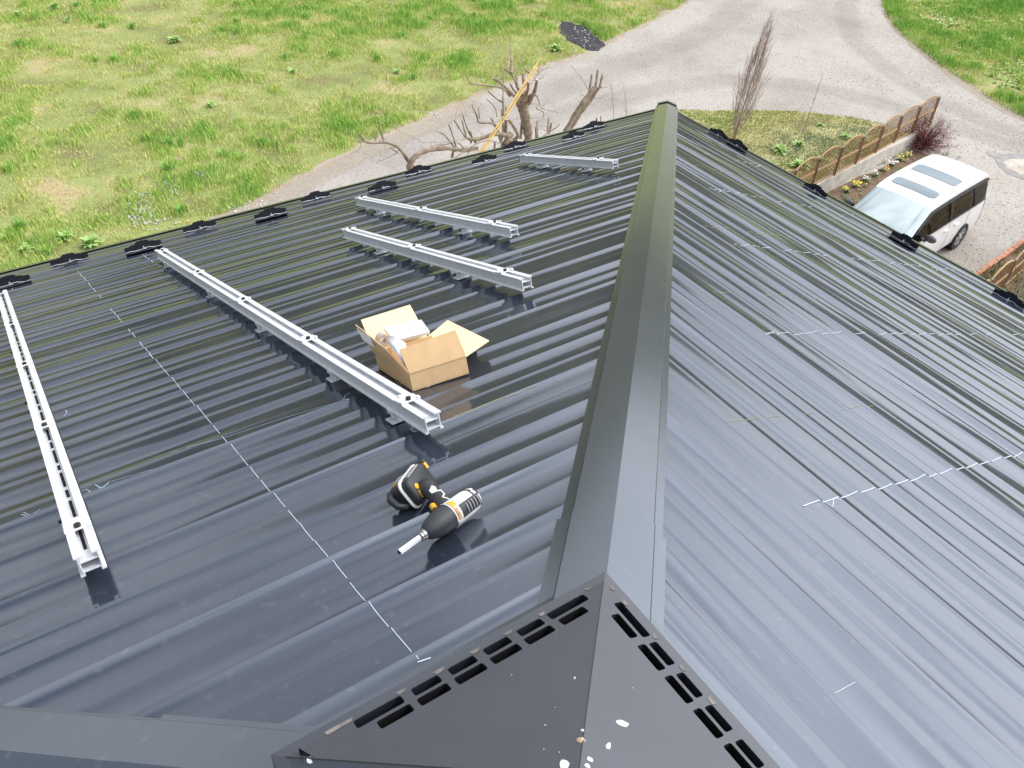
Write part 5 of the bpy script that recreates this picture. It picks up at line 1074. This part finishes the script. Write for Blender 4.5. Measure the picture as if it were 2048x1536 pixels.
for side in (0, 1):
    gl_ = [(f, i) for f, i, j in sideL if (j > 10) == bool(side)]
    for nm, rng in (('rear_quarter_window', range(3, 6)), ('sliding_door_window', range(7, 9)), ('front_door_window', range(10, 16))):
        fs = [f for f, i in gl_ if i in rng]
        if fs: sub(fs, 'side_window', MT['sideglass'], van).__setitem__('label', nm.replace('_', ' ') + ', dark tinted')
    [sub([f for f, i in gl_ if i == q_], 'window_pillar', MT['vtrim'], van) for q_ in (6, 9)]
    sgn_ = 1 if side else -1     # rain visor + belt line
    P = [Vector((s_[0], sgn_ * (sect(*s_)[5][0] + .012), sect(*s_)[5][1] - .006)) for s_ in ST[3:16]]
    vb = MB(); VV = []
    for p in P: VV += [p + Vector((0, 0, .012)), p + Vector((0, sgn_ * .03, -.05))]
    vb.add(VV, [(2 * k, 2 * k + 2, 2 * k + 3, 2 * k + 1) for k in range(len(P) - 1)]); vb.build('rain_visor', MT['vtrim'], van)
    bl = MB(); bl.tube([Vector((s_[0], sgn_ * (sect(*s_)[4][0] + .004), sect(*s_)[4][1])) for s_ in ST[3:17]], .010, 5); bl.build('belt_trim', MT['vtrim'], van)
    # door seams
    for xs in (.80, -.12, 2.0, -1.0) :
        k = min(range(len(ST)), key=lambda q: abs(ST[q][0] - xs)); s_ = list(ST[k]); s_[0] = xs; pts = sect(*s_)[1:5]; sm = MB(); sm.tube([Vector((xs, sgn_ * (y + .001), z)) for y, z in pts], .0035, 4); sm.build('door_seam', MT['vtrim'], body)
    for xs in (.95, .45): 
        dh = MB(); dh.box((xs, sgn_ * .885, .86), (.17, .03, .03)); dh.build('door_handle', MT['vanpaint'], body)
    # mirror
    mr_ = MB(); mc = Vector((2.10, sgn_ * 1.0, 1.12)); n = 12; VV = []; FF = []
    for a_i in range(7):
        ph = -math.pi / 2 + math.pi * a_i / 6
        for b_i in range(n): th = 2 * math.pi * b_i / n; VV.append(mc + Vector((.075 * math.cos(ph) * math.cos(th), .13 * math.sin(ph), .085 * math.cos(ph) * math.sin(th))))
    for a_i in range(6):
        for b_i in range(n): FF.append((a_i * n + b_i, a_i * n + (b_i + 1) % n, (a_i + 1) * n + (b_i + 1) % n, (a_i + 1) * n + b_i))
    mr_.add(VV, FF); mr_.box((2.14, sgn_ * .88, 1.06), (.06, .1, .05)); mr_.build('door_mirror', MT['mirror'], van, True, 50)
    # wheels
    for xw in (-.10, 2.72):
        wm = empty('wheel', (xw, sgn_ * .79, .33)); wm.parent = van
        def ring(r0, r1, y0, y1, n=28):
            VV = []; FF = []
            for k in range(n):
                a = 2 * math.pi * k / n; c, s__ = math.cos(a), math.sin(a)
                for r_, y_ in ((r0, y0), (r0 * .985 + .0, y1), (r1, y1), (r1, y0)): VV.append((c * r_, sgn_ * y_, s__ * r_))
            for k in range(n):
                for q in range(4): FF.append((4 * k + q, 4 * k + (q + 1) % 4, 4 * ((k + 1) % n) + (q + 1) % 4, 4 * ((k + 1) % n) + q))
            return MB().add(VV, FF)
        ring(.33, .22, -.11, .11).build('tyre', MT['tyre'], wm, True, 40)
        rm = ring(.225, .195, -.08, .105)
        for k in range(7):
            a = 2 * math.pi * k / 7; rm.box((.11 * math.cos(a), sgn_ * .092, .11 * math.sin(a)), (.19, .02, .045), Matrix.Rotation(-a, 3, 'Y'))
        rm.tube([(0, sgn_ * .07, 0), (0, sgn_ * .108, 0)], .05, 12); rm.build('rim', MT['rim'], wm)
        bd = MB(); bd.tube([(0, sgn_ * .02, 0), (0, sgn_ * .05, 0)], .2, 20); bd.build('brake_disc', MT['vtrim'], wm)
        ar = MB(); n = 18; VV = []
        for k in range(n + 1):
            a = math.pi * (-.12) + math.pi * 1.24 * k / n; yb = .872 if abs(math.sin(a)) < .5 else .884
            VV += [(xw + .375 * math.cos(a), sgn_ * (.882), .33 + .375 * math.sin(a)), (xw + .335 * math.cos(a), sgn_ * .884, .33 + .335 * math.sin(a)), (xw + .30 * math.cos(a), sgn_ * .86, .33 + .30 * math.sin(a))]
        FF = []
        for k in range(n): FF += [(3 * k + 1, 3 * k + 4, 3 * k + 5, 3 * k + 2)]
        ar.add(VV, FF); cx = [(xw + .335 * math.cos(math.pi * (-.12) + math.pi * 1.24 * k / n), sgn_ * .8835, .33 + .335 * math.sin(math.pi * (-.12) + math.pi * 1.24 * k / n)) for k in range(n + 1)]
        ar.add(cx, [tuple(range(n + 1))]); ar.build('wheel_arch', MT['vtrim'], van)
    hl_ = MB(); hl_.box((3.66, sgn_ * .62, .70), (.22, .26, .13)); hl_.build('headlight', MT['lampw'], van)
    tl = MB(); tl.box((-1.12, sgn_ * .62, 1.10), (.10, .14, .34)); tl.build('tail_light', MT['lampred'], van)
def roofz(x, y):
    for a, b in zip(ST[:-1], ST[1:]):
        if a[0] <= x <= b[0]:
            f = (x - a[0]) / (b[0] - a[0]); s_ = [a[k] * (1 - f) + b[k] * f for k in range(5)]; pts = sect(*s_)[6:]; pts = sorted((p[0], p[1]) for p in pts)
            return float(np.interp(abs(y), [p[0] for p in pts], [p[1] for p in pts]))
def sunroof(xa, xb, yw, skew):
    P = []; r = .09
    for cx, cy, a0 in ((xb - r, yw - r, 0), (xa + r, yw - r, 90), (xa + r, -yw + r, 180), (xb - r, -yw + r, 270)):
        for i in range(5): a = math.radians(a0 + 90 * i / 4); P.append((cx + r * math.cos(a), cy + r * math.sin(a)))
    def lay(P, e): 
        VV = []; FF = []; ys = np.linspace(-yw, yw, 15); xs = np.linspace(xa, xb, 5)
        for x in xs:
            for y in ys:
                ex = max(0, abs(y) - (yw - .07)) / .07; d = .06 * ex ** 2; xc = (xa + xb) / 2; xx = xc + (x - xc) * (1 - d / (xb - xa) * 2); VV.append((xx, y, roofz(xx, y) + e))
        for i in range(4):
            for j in range(14): q = i * 15 + j; FF.append((q, q + 1, q + 16, q + 15))
        return VV, FF
    VV, FF = lay(P, .008); o = mesh('sunroof', VV, FF, MT['roofglass'], van, True)
    rim_ = [i * 15 for i in range(5)] + [60 + j for j in range(1, 15)] + [i * 15 + 14 for i in range(3, -1, -1)] + list(range(13, -1, -1)); rb = MB(); rb.tube([Vector(VV[i]) - Vector((0, 0, .003)) for i in rim_], .007, 5, False); rb.build('sunroof_seal', MT['greyp'], o)
sunroof(1.13, 1.47, .52, 0); sunroof(.12, .56, .54, 0)
# interior
itr = MB(); itr.box((2.45, 0, .93), (.75, 1.5, .10)); itr.box((2.15, 0, .84), (.25, 1.45, .25)); itr.build('dashboard', MT['dash'], van)
fl_ = MB(); fl_.box((.9, 0, .35), (3.6, 1.5, .06)); fl_.build('cabin_floor', MT['vtrim'], van)
for ys in (-.38, .38):
    for xs in (1.35, .3):
        st_ = MB(); st_.box((xs, ys, .55), (.5, .5, .2)); Mx = Matrix.Rotation(-.25, 3, 'Y'); st_.box((xs - .28, ys, .92), (.14, .48, .62), Mx, .85); st_.box((xs - .37, ys, 1.3), (.09, .26, .16), Mx, .8); st_.build('car_seat', MT['seat'], van)
sw = MB(); P = []
for k in range(21): a = 2 * math.pi * k / 20; P.append(Vector((1.93, .38, 1.03)) + Vector((.19 * math.sin(a) * .35, .19 * math.cos(a), .19 * math.sin(a) * .93)))
sw.tube(P, .02, 6, False); sw.box((1.95, .38, 1.02), (.05, .1, .1)); sw.box((1.95, .38, 1.02), (.03, .34, .04)); sw.build('steering_wheel', MT['wheelc'], van)
mr_ = MB(); mr_.box((1.98, 0, 1.40), (.03, .24, .07)); mr_.build('rear_view_mirror', MT['vtrim'], van)
wp = MB()
for ya, yb in ((.15, .68), (-.5, .05)): wp.tube([(2.80, ya, 1.075), (2.74, yb, 1.115)], .008, 4)
wp.build('wiper', MT['vtrim'], van)
npl = MB(); npl.box((3.835, 0, .45), (.012, .33, .165)); npl.build('number_plate', MT['plate'], van)
gr_ = MB(); gr_.box((3.80, 0, .68), (.05, .7, .12)); gr_.build('grille', MT['vtrim'], van)
